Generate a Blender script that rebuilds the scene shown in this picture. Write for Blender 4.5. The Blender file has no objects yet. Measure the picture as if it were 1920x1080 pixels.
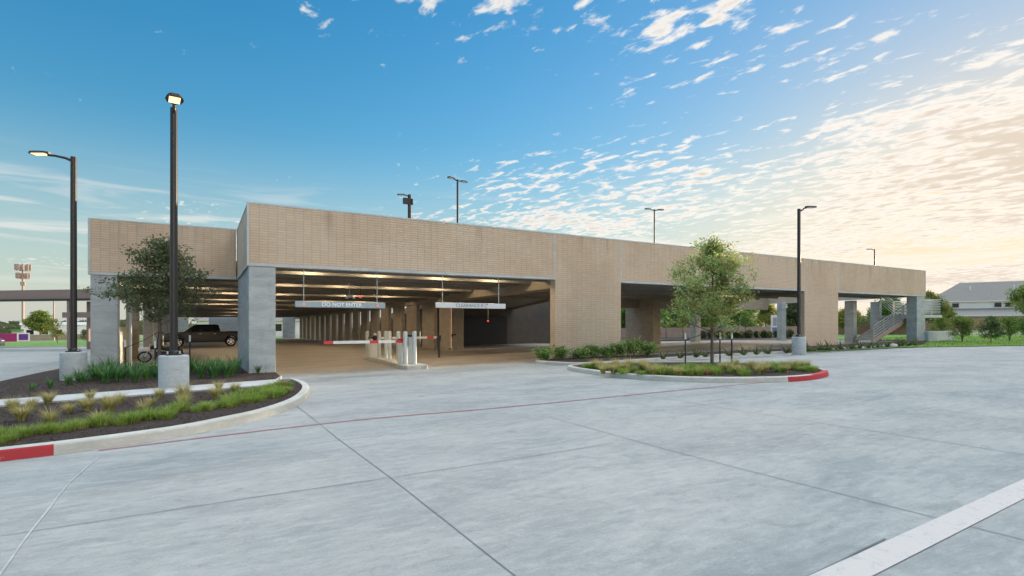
import bpy, bmesh, math, random
from mathutils import Vector, Matrix, noise as mnoise
from mathutils.geometry import tessellate_polygon
R = math.radians
scene = bpy.context.scene
COL = scene.collection

# ------------------------------------------------------------------ camera
F_PX, HOR, CAM_H = 985.0, 608.0, 1.35
SX, SY = 0.0062, -0.0105              # the site's gentle fall: z = SX*x + SY*y
YAW = R(30.9)
FW = (math.sin(YAW), math.cos(YAW)); RT = (math.cos(YAW), -math.sin(YAW))
cam_d = bpy.data.cameras.new('camera')
cam = bpy.data.objects.new('camera', cam_d); COL.objects.link(cam)
cam_d.sensor_width = 36.0
cam_d.lens = 36.0 * F_PX / 1920.0
cam_d.shift_y = (HOR - 540.0) / 1920.0
cam_d.clip_start = 0.05; cam_d.clip_end = 3000
cam.location = (0, 0, CAM_H)
cam.rotation_euler = (R(90), 0, -YAW)
scene.camera = cam

# ------------------------------------------------------------------ light
SUN_AZ = R(76.0)      # clockwise from +Y
SUN_EL = R(4.0)
world = bpy.data.worlds.new('World'); scene.world = world; world.use_nodes = True
scene.view_settings.view_transform = 'Standard'
scene.view_settings.look = 'None'
scene.view_settings.exposure = 1.95
scene.view_settings.gamma = 1.0

class NT:
    def __init__(s, tree): s.t = tree; s.L = tree.links
    def n(s, typ, **kw):
        nd = s.t.nodes.new(typ)
        for k, v in kw.items():
            if k.startswith('i_'):
                nd.inputs[int(k[2:])].default_value = v
            else: setattr(nd, k, v)
        return nd
    def l(s, a, b): s.L.new(a, b)
    def put(s, v, sock):
        if isinstance(v, (int, float)): sock.default_value = v
        elif isinstance(v, (tuple, list, Vector)):
            v = tuple(v)
            if sock.type == 'RGBA' and len(v) == 3: v = v + (1,)
            sock.default_value = v
        else: s.l(v, sock)
    def math(s, op, a, b=0.0, c=0.0, clamp=False):
        nd = s.n('ShaderNodeMath', operation=op, use_clamp=clamp)
        s.put(a, nd.inputs[0]); s.put(b, nd.inputs[1]); s.put(c, nd.inputs[2]); return nd.outputs[0]
    def vmath(s, op, a, b=(0, 0, 0)):
        nd = s.n('ShaderNodeVectorMath', operation=op)
        s.put(a, nd.inputs[0]); s.put(b, nd.inputs[1])
        return nd.outputs['Value'] if op in ('DOT_PRODUCT', 'LENGTH') else nd.outputs[0]
    def noise(s, vec, scale, detail=3, rough=.55, dist=0):
        nd = s.n('ShaderNodeTexNoise'); s.put(vec, nd.inputs['Vector'])
        nd.inputs['Scale'].default_value = scale; nd.inputs['Detail'].default_value = detail
        nd.inputs['Roughness'].default_value = rough; nd.inputs['Distortion'].default_value = dist
        return nd.outputs['Fac']
    def mapv(s, vec, scale=(1, 1, 1), rot=(0, 0, 0), loc=(0, 0, 0)):
        nd = s.n('ShaderNodeMapping'); s.put(vec, nd.inputs['Vector'])
        nd.inputs['Scale'].default_value = scale; nd.inputs['Rotation'].default_value = rot
        nd.inputs['Location'].default_value = loc; return nd.outputs[0]
    def mapr(s, vec, ang, scale):
        a = s.n('ShaderNodeVectorRotate', rotation_type='Z_AXIS'); s.put(vec, a.inputs['Vector']); a.inputs['Angle'].default_value = -ang
        m = s.n('ShaderNodeVectorMath', operation='MULTIPLY'); s.l(a.outputs[0], m.inputs[0]); m.inputs[1].default_value = scale
        return m.outputs[0]
    def ramp(s, fac, *stops):
        nd = s.n('ShaderNodeValToRGB'); s.put(fac, nd.inputs[0])
        e = nd.color_ramp.elements
        while len(e) < len(stops): e.new(.5)
        for i, (p, c) in enumerate(stops):
            e[i].position = p
            e[i].color = (c, c, c, 1) if isinstance(c, (int, float)) else tuple(c) + (1,)
        return nd.outputs[0]
    def mix(s, fac, a, b, mode='MIX'):
        nd = s.n('ShaderNodeMix', data_type='RGBA', blend_type=mode)
        s.put(fac, nd.inputs[0]); s.put(a, nd.inputs[6]); s.put(b, nd.inputs[7]); return nd.outputs[2]
    def smooth(s, v, a, b):
        nd = s.n('ShaderNodeMapRange', interpolation_type='SMOOTHSTEP')
        s.put(v, nd.inputs[0]); nd.inputs[1].default_value = a; nd.inputs[2].default_value = b
        return nd.outputs[0]

def build_world():
    t = NT(world.node_tree); world.node_tree.nodes.clear()
    out = t.n('ShaderNodeOutputWorld'); bg = t.n('ShaderNodeBackground')
    bg.inputs['Strength'].default_value = 0.13
    t.l(bg.outputs[0], out.inputs[0])
    sky = t.n('ShaderNodeTexSky', sky_type='NISHITA'); sky.sun_disc = False
    sky.sun_elevation = SUN_EL; sky.sun_rotation = SUN_AZ
    sky.air_density = 1.0; sky.dust_density = 0.6; sky.ozone_density = 2.0; sky.altitude = 100
    hs = t.n('ShaderNodeHueSaturation'); t.l(sky.outputs[0], hs.inputs['Color'])
    hs.inputs['Saturation'].default_value = 1.42; hs.inputs['Value'].default_value = 1.15
    lum = t.vmath('DOT_PRODUCT', hs.outputs[0], (.25, .6, .15))
    gain = t.math('DIVIDE', 1.0, t.math('ADD', 1.0, t.math('MULTIPLY', lum, .42)))
    sc = t.n('ShaderNodeVectorMath', operation='SCALE'); t.l(hs.outputs[0], sc.inputs[0]); t.l(gain, sc.inputs['Scale'])
    base = sc.outputs[0]
    co = t.n('ShaderNodeTexCoord').outputs['Generated']
    d = t.vmath('NORMALIZE', co)
    sep = t.n('ShaderNodeSeparateXYZ'); t.l(d, sep.inputs[0])
    z = t.math('MAXIMUM', sep.outputs[2], 0.0)
    zz = t.math('ADD', z, 0.05)
    px = t.math('DIVIDE', sep.outputs[0], zz); py = t.math('DIVIDE', sep.outputs[1], zz)
    cb = t.n('ShaderNodeCombineXYZ'); t.l(px, cb.inputs[0]); t.l(py, cb.inputs[1])
    P = cb.outputs[0]
    hz = t.math('SUBTRACT', 1.0, t.smooth(sep.outputs[2], -.02, .34))
    base = t.mix(t.math('MULTIPLY', hz, .78), base, (1.18, 1.36, 1.44))
    glow = t.smooth(t.vmath('DOT_PRODUCT', d, (math.sin(SUN_AZ), math.cos(SUN_AZ), .05)), .72, 1.0)
    base = t.mix(t.math('MULTIPLY', t.math('MULTIPLY', hz, glow), .75), base, (2.1, 1.83, 1.50))
    sdir = (math.sin(SUN_AZ) * math.cos(SUN_EL), math.cos(SUN_AZ) * math.cos(SUN_EL), math.sin(SUN_EL))
    sd = t.vmath('DOT_PRODUCT', d, sdir)
    # a field of small ripples broken up by wide patches, densest towards the sun
    rip = t.noise(t.mapr(P, R(102), (7.5, 12.5, 1)), 1.0, 6, .58, .3)
    mid = t.noise(t.mapr(P, R(102), (1.2, 3.0, 1)), 1.0, 3, .5)
    big = t.noise(t.mapv(P, (.42, .62, 1), (0, 0, R(30)), (7.3, 2.1, 0)), 1.0, 2, .5)
    cov = t.math('MULTIPLY_ADD', sd, .26, -.335)
    v = t.math('ADD', t.math('MULTIPLY', rip, .80), t.math('MULTIPLY', mid, .20))
    v = t.math('ADD', v, t.math('MULTIPLY', t.math('SUBTRACT', big, .5), .75))
    v = t.math('ADD', v, cov)
    # added bright cloud, unseen behind and overhead, to light facade and ground
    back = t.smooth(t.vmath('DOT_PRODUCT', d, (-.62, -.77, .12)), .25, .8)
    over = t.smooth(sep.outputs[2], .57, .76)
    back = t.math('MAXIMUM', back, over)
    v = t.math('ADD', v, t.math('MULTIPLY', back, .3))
    cl = t.smooth(v, .345, .47)
    # soft streaks low over the horizon
    st = t.noise(t.mapv(d, (2.2, 2.2, 26)), 1.6, 4, .55, .6)
    band = t.math('MULTIPLY', t.smooth(sep.outputs[2], .04, .09), t.math('SUBTRACT', 1.0, t.smooth(sep.outputs[2], .16, .26)))
    lowc = t.math('MULTIPLY', t.smooth(st, .50, .68), band)
    cl = t.math('MAXIMUM', cl, t.math('MULTIPLY', lowc, .6))
    cl = t.math('MULTIPLY', cl, t.smooth(sep.outputs[2], .0, .05))
    near = t.smooth(sd, .35, 1.0)
    ccol = t.mix(near, (1.85, 1.78, 1.68), (2.15, 2.0, 1.82))
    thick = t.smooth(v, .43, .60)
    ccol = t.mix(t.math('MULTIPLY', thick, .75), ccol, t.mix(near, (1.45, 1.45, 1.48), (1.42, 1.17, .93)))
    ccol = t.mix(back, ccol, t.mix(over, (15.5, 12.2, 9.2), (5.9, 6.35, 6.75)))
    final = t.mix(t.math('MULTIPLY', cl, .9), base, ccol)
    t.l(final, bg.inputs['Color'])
build_world()

sun_d = bpy.data.lights.new('sun', 'SUN'); sun = bpy.data.objects.new('sun', sun_d); COL.objects.link(sun)
sun_d.energy = 2.0; sun_d.angle = R(0.6); sun_d.color = (1.0, .78, .52)
_s = Vector((math.sin(SUN_AZ) * math.cos(SUN_EL), math.cos(SUN_AZ) * math.cos(SUN_EL), math.sin(SUN_EL)))
sun.rotation_euler = (-_s).to_track_quat('-Z', 'Y').to_euler()
sun.location = _s * 200

# ------------------------------------------------------------------ site helpers
def g(x, y): return SX * x + SY * y
def at(px, py, dz=0.0):
    """plan position on the site plane (raised by dz) of a surveyed point of the 1920x1080 photo"""
    a = (px - 960) / F_PX; b = (HOR - py) / F_PX
    dx = FW[0] + a * RT[0]; dy = FW[1] + a * RT[1]
    t = (dz - CAM_H) / (b - SX * dx - SY * dy)
    return (t * dx, t * dy)
def colat(px, Y):
    a = (px - 960) / F_PX
    return Y * (FW[0] + a * RT[0]) / (FW[1] + a * RT[1])
def dist_at(px, d):
    a = (px - 960) / F_PX
    return (d * (FW[0] + a * RT[0]), d * (FW[1] + a * RT[1]))

# ------------------------------------------------------------------ materials
MATS = {}
def mat(name, fn):
    if name in MATS: return MATS[name]
    m = bpy.data.materials.new(name); m.use_nodes = True
    m.node_tree.nodes.clear(); t = NT(m.node_tree)
    out = t.n('ShaderNodeOutputMaterial'); b = t.n('ShaderNodeBsdfPrincipled')
    t.l(b.outputs[0], out.inputs[0]); fn(t, b); MATS[name] = m; return m
def bump(t, b, h, strength=.3, dist=.02):
    nd = t.n('ShaderNodeBump'); nd.inputs['Strength'].default_value = strength
    nd.inputs['Distance'].default_value = dist; t.l(h, nd.inputs['Height']); t.l(nd.outputs[0], b.inputs['Normal'])
def pos(t): return t.n('ShaderNodeNewGeometry').outputs['Position']
def obj_co(t): return t.n('ShaderNodeTexCoord').outputs['Object']
def plain(name, col, rough=.6, metal=0, var=.12, scale=6, emis=None, estr=0, bstr=0.08):
    def f(t, b):
        n = t.noise(obj_co(t), scale, 4)
        c = t.mix(n, tuple(max(0, v * (1 - var * 1.6)) for v in col), tuple(min(1, v * (1 + var * 1.6)) for v in col))
        t.l(c, b.inputs['Base Color']); b.inputs['Roughness'].default_value = rough
        b.inputs['Metallic'].default_value = metal
        if bstr: bump(t, b, t.noise(obj_co(t), scale * 8, 3), bstr, .01)
        if emis: b.inputs['Emission Color'].default_value = tuple(emis) + (1,); b.inputs['Emission Strength'].default_value = estr
    return mat(name, f)

_a, _b = at(0, 1006), at(1150, 832)
BROOM = math.atan2(_b[1] - _a[1], _b[0] - _a[0])
def f_lot(t, b):
    P = pos(t)
    big = t.noise(P, .16, 3, .5)
    st = t.noise(t.mapr(P, BROOM, (.45, .9, 1)), 1.0, 9, .68, .4)
    blot = t.noise(t.mapr(P, BROOM, (1.3, 2.4, 1)), 1.3, 8, .66, .9)
    spk = t.noise(P, 7, 9, .8)
    gr = t.noise(t.mapr(P, BROOM, (4, 12, 1)), 1.0, 9, .78)
    fine = t.noise(P, 60, 5, .8)
    c = t.ramp(st, (.30, (.21, .227, .225)), (.50, (.30, .313, .30)), (.70, (.39, .393, .37)))
    c = t.mix(t.math('MULTIPLY', t.smooth(big, .38, .66), .28), c, (.42, .395, .355))
    c = t.mix(t.math('MULTIPLY', t.smooth(blot, .54, .66), .30), c, (.13, .155, .158))
    c = t.mix(t.math('MULTIPLY', t.smooth(blot, .46, .34), .25), c, (.46, .455, .43))
    c = t.mix(t.math('MULTIPLY', t.smooth(gr, .50, .64), .32), c, (.19, .205, .205))
    c = t.mix(t.math('MULTIPLY', t.smooth(gr, .50, .38), .25), c, (.50, .50, .475))
    c = t.mix(t.math('MULTIPLY', t.smooth(spk, .54, .62), .28), c, (.16, .17, .17))
    c = t.mix(t.math('MULTIPLY', t.smooth(fine, .52, .70), .30), c, (.15, .16, .155))
    c = t.mix(t.math('MULTIPLY', t.smooth(fine, .48, .32), .20), c, (.56, .56, .54))
    dr = t.n('ShaderNodeTexVoronoi'); dr.inputs['Scale'].default_value = .8; t.l(P, dr.inputs['Vector'])
    c = t.mix(t.math('MULTIPLY', t.math('SUBTRACT', 1, t.smooth(t.math('ADD', dr.outputs['Distance'], t.math('MULTIPLY', spk, .14)), .08, .16)), .4), c, (.10, .105, .105))
    # tyre polish: long faint darker sweeps along the lanes
    ty = t.noise(t.mapr(P, R(2), (.10, 2.6, 1)), 1.0, 3, .55, 1.4)
    c = t.mix(t.math('MULTIPLY', t.smooth(ty, .58, .68), .20), c, (.17, .18, .19))
    t.l(c, b.inputs['Base Color']); b.inputs['Roughness'].default_value = .82
    bump(t, b, t.math('ADD', t.noise(P, 160, 3, .7), t.math('MULTIPLY', gr, .5)), .3, .006)
M_LOT = mat('broomed_concrete', f_lot)
def f_floor(t, b):
    P = pos(t)
    st = t.noise(t.mapv(P, (.5, 1.4, 1)), 1.0, 5, .6, .5)
    c = t.ramp(st, (.3, (.20, .175, .145)), (.7, (.31, .28, .235)))
    sp = t.noise(P, 3.2, 5, .6)
    c = t.mix(t.math('MULTIPLY', t.smooth(sp, .58, .72), .5), c, (.1, .09, .08))
    t.l(c, b.inputs['Base Color']); b.inputs['Roughness'].default_value = .55
    bump(t, b, t.noise(P, 60, 3), .15, .005)
M_FLOOR = mat('worn_garage_floor', f_floor)
def f_conc(c0, c1, board=True):
    def f(t, b):
        P = pos(t)
        n = t.noise(t.mapv(P, (1.2, 1.2, 3.4)), 1.0, 6, .65, .6)
        c = t.ramp(n, (.28, c0), (.72, c1))
        s = t.noise(t.mapv(P, (5, 5, 1.1)), 1.0, 5, .7)
        c = t.mix(t.math('MULTIPLY', t.smooth(s, .52, .75), .4), c, tuple(v * .62 for v in c0))
        k = t.noise(t.mapv(P, (5, 5, 26)), 1.0, 5, .7)
        c = t.mix(t.math('MULTIPLY', t.smooth(k, .52, .68), .30), c, tuple(min(1, v * 1.35) for v in c1))
        pin = t.n('ShaderNodeTexVoronoi'); pin.inputs['Scale'].default_value = 16; t.l(P, pin.inputs['Vector'])
        c = t.mix(t.math('MULTIPLY', t.math('SUBTRACT', 1, t.smooth(pin.outputs['Distance'], .05, .12)), .5), c, tuple(v * .5 for v in c0))
        t.l(c, b.inputs['Base Color']); b.inputs['Roughness'].default_value = .82
        bump(t, b, t.math('ADD', k, t.noise(P, 40, 4)), .3, .012)
    return f
M_CONC = mat('cast_concrete', f_conc((.31, .345, .35), (.50, .53, .53)))
M_KERB = mat('kerb_concrete', f_conc((.40, .385, .335), (.56, .545, .49)))
M_WALK = mat('walk_concrete', f_conc((.40, .41, .40), (.54, .54, .525)))
M_TRIM = mat('precast_trim', f_conc((.43, .45, .44), (.56, .58, .57)))
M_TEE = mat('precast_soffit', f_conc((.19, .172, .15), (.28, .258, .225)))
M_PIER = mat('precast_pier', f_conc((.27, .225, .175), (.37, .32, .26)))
def f_brick(t, b):
    P = pos(t)
    sp = t.n('ShaderNodeSeparateXYZ'); t.l(P, sp.inputs[0])
    hx = t.math('ADD', sp.outputs[0], sp.outputs[1])
    zz = t.math('SUBTRACT', sp.outputs[2], t.math('ADD', t.math('MULTIPLY', sp.outputs[0], SX), t.math('MULTIPLY', sp.outputs[1], SY)))
    cb = t.n('ShaderNodeCombineXYZ'); t.l(hx, cb.inputs[0]); t.l(zz, cb.inputs[1])
    bt = t.n('ShaderNodeTexBrick'); bt.offset = 0.0; bt.squash = 1.0
    t.l(cb.outputs[0], bt.inputs['Vector'])
    bt.inputs['Scale'].default_value = 1.0
    bt.inputs['Brick Width'].default_value = .245; bt.inputs['Row Height'].default_value = .0775
    bt.inputs['Mortar Size'].default_value = .0085; bt.inputs['Mortar Smooth'].default_value = .15
    bt.inputs['Color1'].default_value = (.61, .475, .345, 1); bt.inputs['Color2'].default_value = (.66, .525, .39, 1)
    bt.inputs['Mortar'].default_value = (.50, .385, .28, 1)
    n = t.noise(P, .55, 4, .6); n2 = t.noise(t.mapv(P, (3, 3, .35)), 1.0, 4, .6)
    c = t.mix(t.math('MULTIPLY', t.smooth(n, .42, .66), .55), bt.outputs['Color'], (.60, .43, .32), 'MULTIPLY')
    c = t.mix(.38, bt.outputs['Color'], c)
    c = t.mix(t.math('MULTIPLY', t.smooth(n2, .55, .75), .3), c, (.58, .50, .40))
    st = t.noise(t.mapv(P, (2.6, 2.6, .12)), 1.0, 5, .65)
    topm = t.smooth(zz, 3.9, 5.0)
    c = t.mix(t.math('MULTIPLY', t.math('MULTIPLY', t.smooth(st, .50, .70), topm), .45), c, (.26, .20, .15))
    fine = t.noise(P, 22, 3, .7)
    c = t.mix(t.math('MULTIPLY', t.smooth(fine, .5, .8), .25), c, (.28, .2, .14))
    t.l(c, b.inputs['Base Color']); b.inputs['Roughness'].default_value = .85
    h = t.math('ADD', t.math('MULTIPLY', t.math('SUBTRACT', 1, bt.outputs['Fac']), 1.0), t.math('MULTIPLY', fine, .25))
    bump(t, b, h, .7, .012)
M_BRICK = mat('stack_bond_brick', f_brick)
def f_mulch(t, b):
    P = pos(t); n = t.noise(P, 30, 5, .7); m = t.noise(P, 2.2, 4)
    c = t.ramp(n, (.32, (.018, .012, .010)), (.55, (.055, .034, .026)), (.75, (.12, .08, .06)))
    c = t.mix(t.math('MULTIPLY', t.smooth(m, .5, .7), .5), c, (.07, .04, .03))
    t.l(c, b.inputs['Base Color']); b.inputs['Roughness'].default_value = .95
    bump(t, b, n, 1.0, .05)
M_MULCH = mat('bark_mulch', f_mulch)
def f_turf(t, b):
    P = pos(t); n = t.noise(P, 14, 5, .7); m = t.noise(P, .5, 4)
    c = t.ramp(n, (.3, (.07, .16, .025)), (.7, (.17, .33, .06)))
    c = t.mix(t.math('MULTIPLY', t.smooth(m, .45, .7), .4), c, (.17, .21, .06))
    t.l(c, b.inputs['Base Color']); b.inputs['Roughness'].default_value = .9; bump(t, b, n, .8, .05)
M_TURF = mat('mown_turf', f_turf)
def f_rough(t, b):
    P = pos(t); n = t.noise(P, 3, 6, .7); m = t.noise(P, .06, 4)
    c = t.ramp(n, (.3, (.10, .13, .045)), (.7, (.27, .25, .12)))
    c = t.mix(t.smooth(m, .4, .6), c, (.30, .27, .19))
    t.l(c, b.inputs['Base Color']); b.inputs['Roughness'].default_value = .95
M_ROUGH = mat('dry_rough_ground', f_rough)
def leafmat(name, c0, c1, c2, trans=.35, rough=.55):
    def f(t, b):
        rnd = t.n('ShaderNodeNewGeometry').outputs['Random Per Island']
        c = t.ramp(rnd, (.0, c0), (.55, c1), (1.0, c2))
        n = t.noise(obj_co(t), 1.6, 3)
        c = t.mix(t.math('MULTIPLY', t.smooth(n, .42, .65), .45), c, c2)
        t.l(c, b.inputs['Base Color']); b.inputs['Roughness'].default_value = rough
        b.inputs['Specular IOR Level'].default_value = .25
        tr = t.n('ShaderNodeBsdfTranslucent'); t.l(c, tr.inputs[0])
        mx = t.n('ShaderNodeMixShader'); mx.inputs[0].default_value = trans
        out = [x for x in t.t.nodes if x.type == 'OUTPUT_MATERIAL'][0]
        t.l(b.outputs[0], mx.inputs[1]); t.l(tr.outputs[0], mx.inputs[2]); t.l(mx.outputs[0], out.inputs[0])
    return mat(name, f)
M_LEAF_DARK = leafmat('oak_leaf_dark', (.05, .08, .033), (.10, .135, .058), (.19, .20, .10))
M_LEAF_LIGHT = leafmat('oak_leaf_light', (.16, .28, .09), (.32, .46, .15), (.54, .60, .26), .5)
M_LEAF_MID = leafmat('leaf_mid', (0.056, 0.128, 0.029), (0.128, 0.240, 0.048), (0.240, 0.352, 0.080))
M_LEAF_YEL = leafmat('leaf_yellow', (0.135, 0.189, 0.041), (0.270, 0.297, 0.068), (0.446, 0.365, 0.108), .45)
M_LEAF_DEEP = leafmat('strap_leaf', (0.036, 0.108, 0.040), (0.072, 0.198, 0.063), (0.144, 0.306, 0.090), .25, .4)
M_GRASS = leafmat('clump_grass_leaf', (0.102, 0.204, 0.034), (0.221, 0.374, 0.051), (0.442, 0.510, 0.102), .4)
M_STRAW = leafmat('feather_grass_leaf', (0.200, 0.250, 0.062), (0.525, 0.450, 0.175), (0.750, 0.575, 0.325), .4)
M_RUST = leafmat('faded_leaf', (.28, .12, .05), (.42, .22, .10), (.5, .34, .16), .3)
M_BARK = plain('bark', (.15, .12, .095), .9, 0, .3, 22, bstr=.5)
M_BLACK = plain('bronze_pole_paint', (.028, .026, .026), .38, .3, .1, 4)
M_STAKE = plain('stake_paint', (.02, .02, .02), .6)
M_WHITE = plain('white_paint', (.74, .75, .72), .5, 0, .05, 5)
M_STRIPE = None
def f_marking(c):
    def f(t, b):
        P = pos(t); n = t.noise(P, 9, 6, .75); m = t.noise(P, 60, 3, .7)
        k = t.smooth(t.math('ADD', t.math('MULTIPLY', n, .7), t.math('MULTIPLY', m, .3)), .52, .60)
        cc = t.mix(t.math('MULTIPLY', k, .65), c, (.36, .37, .37))
        t.l(cc, b.inputs['Base Color']); b.inputs['Roughness'].default_value = .7
    return f
M_WMARK = mat('road_paint_white', f_marking((.54, .495, .46)))
M_RMARK = mat('road_paint_red', f_marking((.34, .16, .165)))
M_DARKW = plain('shade_dark_wall', (.10, .085, .075), .9, 0, .2, 2)  # unlit gloom beneath the ramp put into this wall's colour
def f_redpaint(t, b):
    P = pos(t); n = t.noise(P, 7, 8, .8); m = t.noise(P, 1.6, 4)
    c = t.mix(m, (.36, .010, .022), (.46, .03, .035))
    c = t.mix(t.smooth(n, .60, .66), c, (.42, .38, .34)); t.l(c, b.inputs['Base Color']); b.inputs['Roughness'].default_value = .6
M_RED = mat('kerb_paint_red', f_redpaint)
M_JOINT = plain('saw_cut_joint', (.15, .165, .17), .9, 0, .3, 3)
M_JOINTL = plain('joint_sealant_pale', (.40, .42, .42), .7, 0, .3, 9)
M_GALV = plain('grey_bollard_paint', (.50, .53, .52), .45, .1, .08, 4)
M_STEEL = plain('galvanised_rail', (.55, .57, .58), .35, .7, .08, 4)
M_REDSTR = plain('reflective_red', (.62, .03, .04), .35, 0, .05)
M_DARKM = plain('dark_metal', (.03, .03, .035), .5, .3)
M_PIPE = plain('primer_pipe', (.52, .34, .26), .5)
M_SIGN = plain('clearance_bar_paint', (.30, .39, .43), .4, 0, .04)
M_SIGNW = plain('clearance_bar_white', (.66, .69, .70), .4, 0, .04)
M_LETTER = plain('white_letter', (.92, .93, .93), .5, 0, .02)
M_LETTERG = plain('grey_letter', (.27, .33, .38), .5, 0, .02)
M_REFL = plain('pink_reflector', (.85, .35, .32), .3)
M_LENSW = plain('lit_lens', (1, .85, .6), .4, emis=(1, .60, .20), estr=.85, bstr=0)
M_LENSG = plain('garage_lens', (1, .9, .7), .4, emis=(1, .80, .48), estr=2.2, bstr=0)
M_REDL = plain('red_signal', (.8, .05, .05), .4, emis=(1, .10, .10), estr=.25, bstr=0)
M_CARBLK = plain('black_car_paint', (.003, .003, .0035), .3, 0, .05, bstr=0)
M_GLASS = plain('dark_glass', (.02, .024, .028), .06, 0, .02, bstr=0)
M_TYRE = plain('tyre_rubber', (.018, .018, .018), .85)
M_RIM = plain('bright_rim', (.62, .60, .56), .25, .9, .05)
M_LAMPG = plain('headlamp_glass', (.7, .72, .74), .1, .1, .03, bstr=0)
M_TAIL = plain('tail_lamp', (.35, .02, .02), .2, bstr=0)
M_CARGREY = plain('grey_car_paint', (.09, .10, .11), .2, .4, .05, bstr=0)
M_ROOF = plain('grey_shingle', (.25, .235, .21), .85, 0, .15, 3, bstr=.3)
M_SIDING = plain('pale_siding', (.88, .86, .80), .7, 0, .05, 2)
M_PINKB = plain('pink_brick_fence', (.36, .25, .215), .85, 0, .18, 2.5)
M_REDB = plain('red_brick', (.30, .17, .13), .85, 0, .2, 2.5)
M_MAG = plain('magenta_panel', (.40, .015, .16), .5, 0, .15, .6)
M_PUR = plain('purple_panel', (.12, .02, .26), .5, 0, .1)
M_TANW = plain('tan_wall', (.42, .34, .24), .8, 0, .15, .8)
M_GREENS = plain('green_sign_paint', (.05, .26, .10), .5)
M_TOWER = plain('weathered_steel', (.40, .30, .25), .6, .2, .1)
M_GIRDER = plain('painted_girder', (.26, .185, .16), .6, .1, .08, 1)
M_BLUE = plain('blue_sign_panel', (.05, .16, .42), .4)
M_ROCK = plain('limestone', (.58, .56, .52), .9, 0, .15, 8, bstr=.4)

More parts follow.
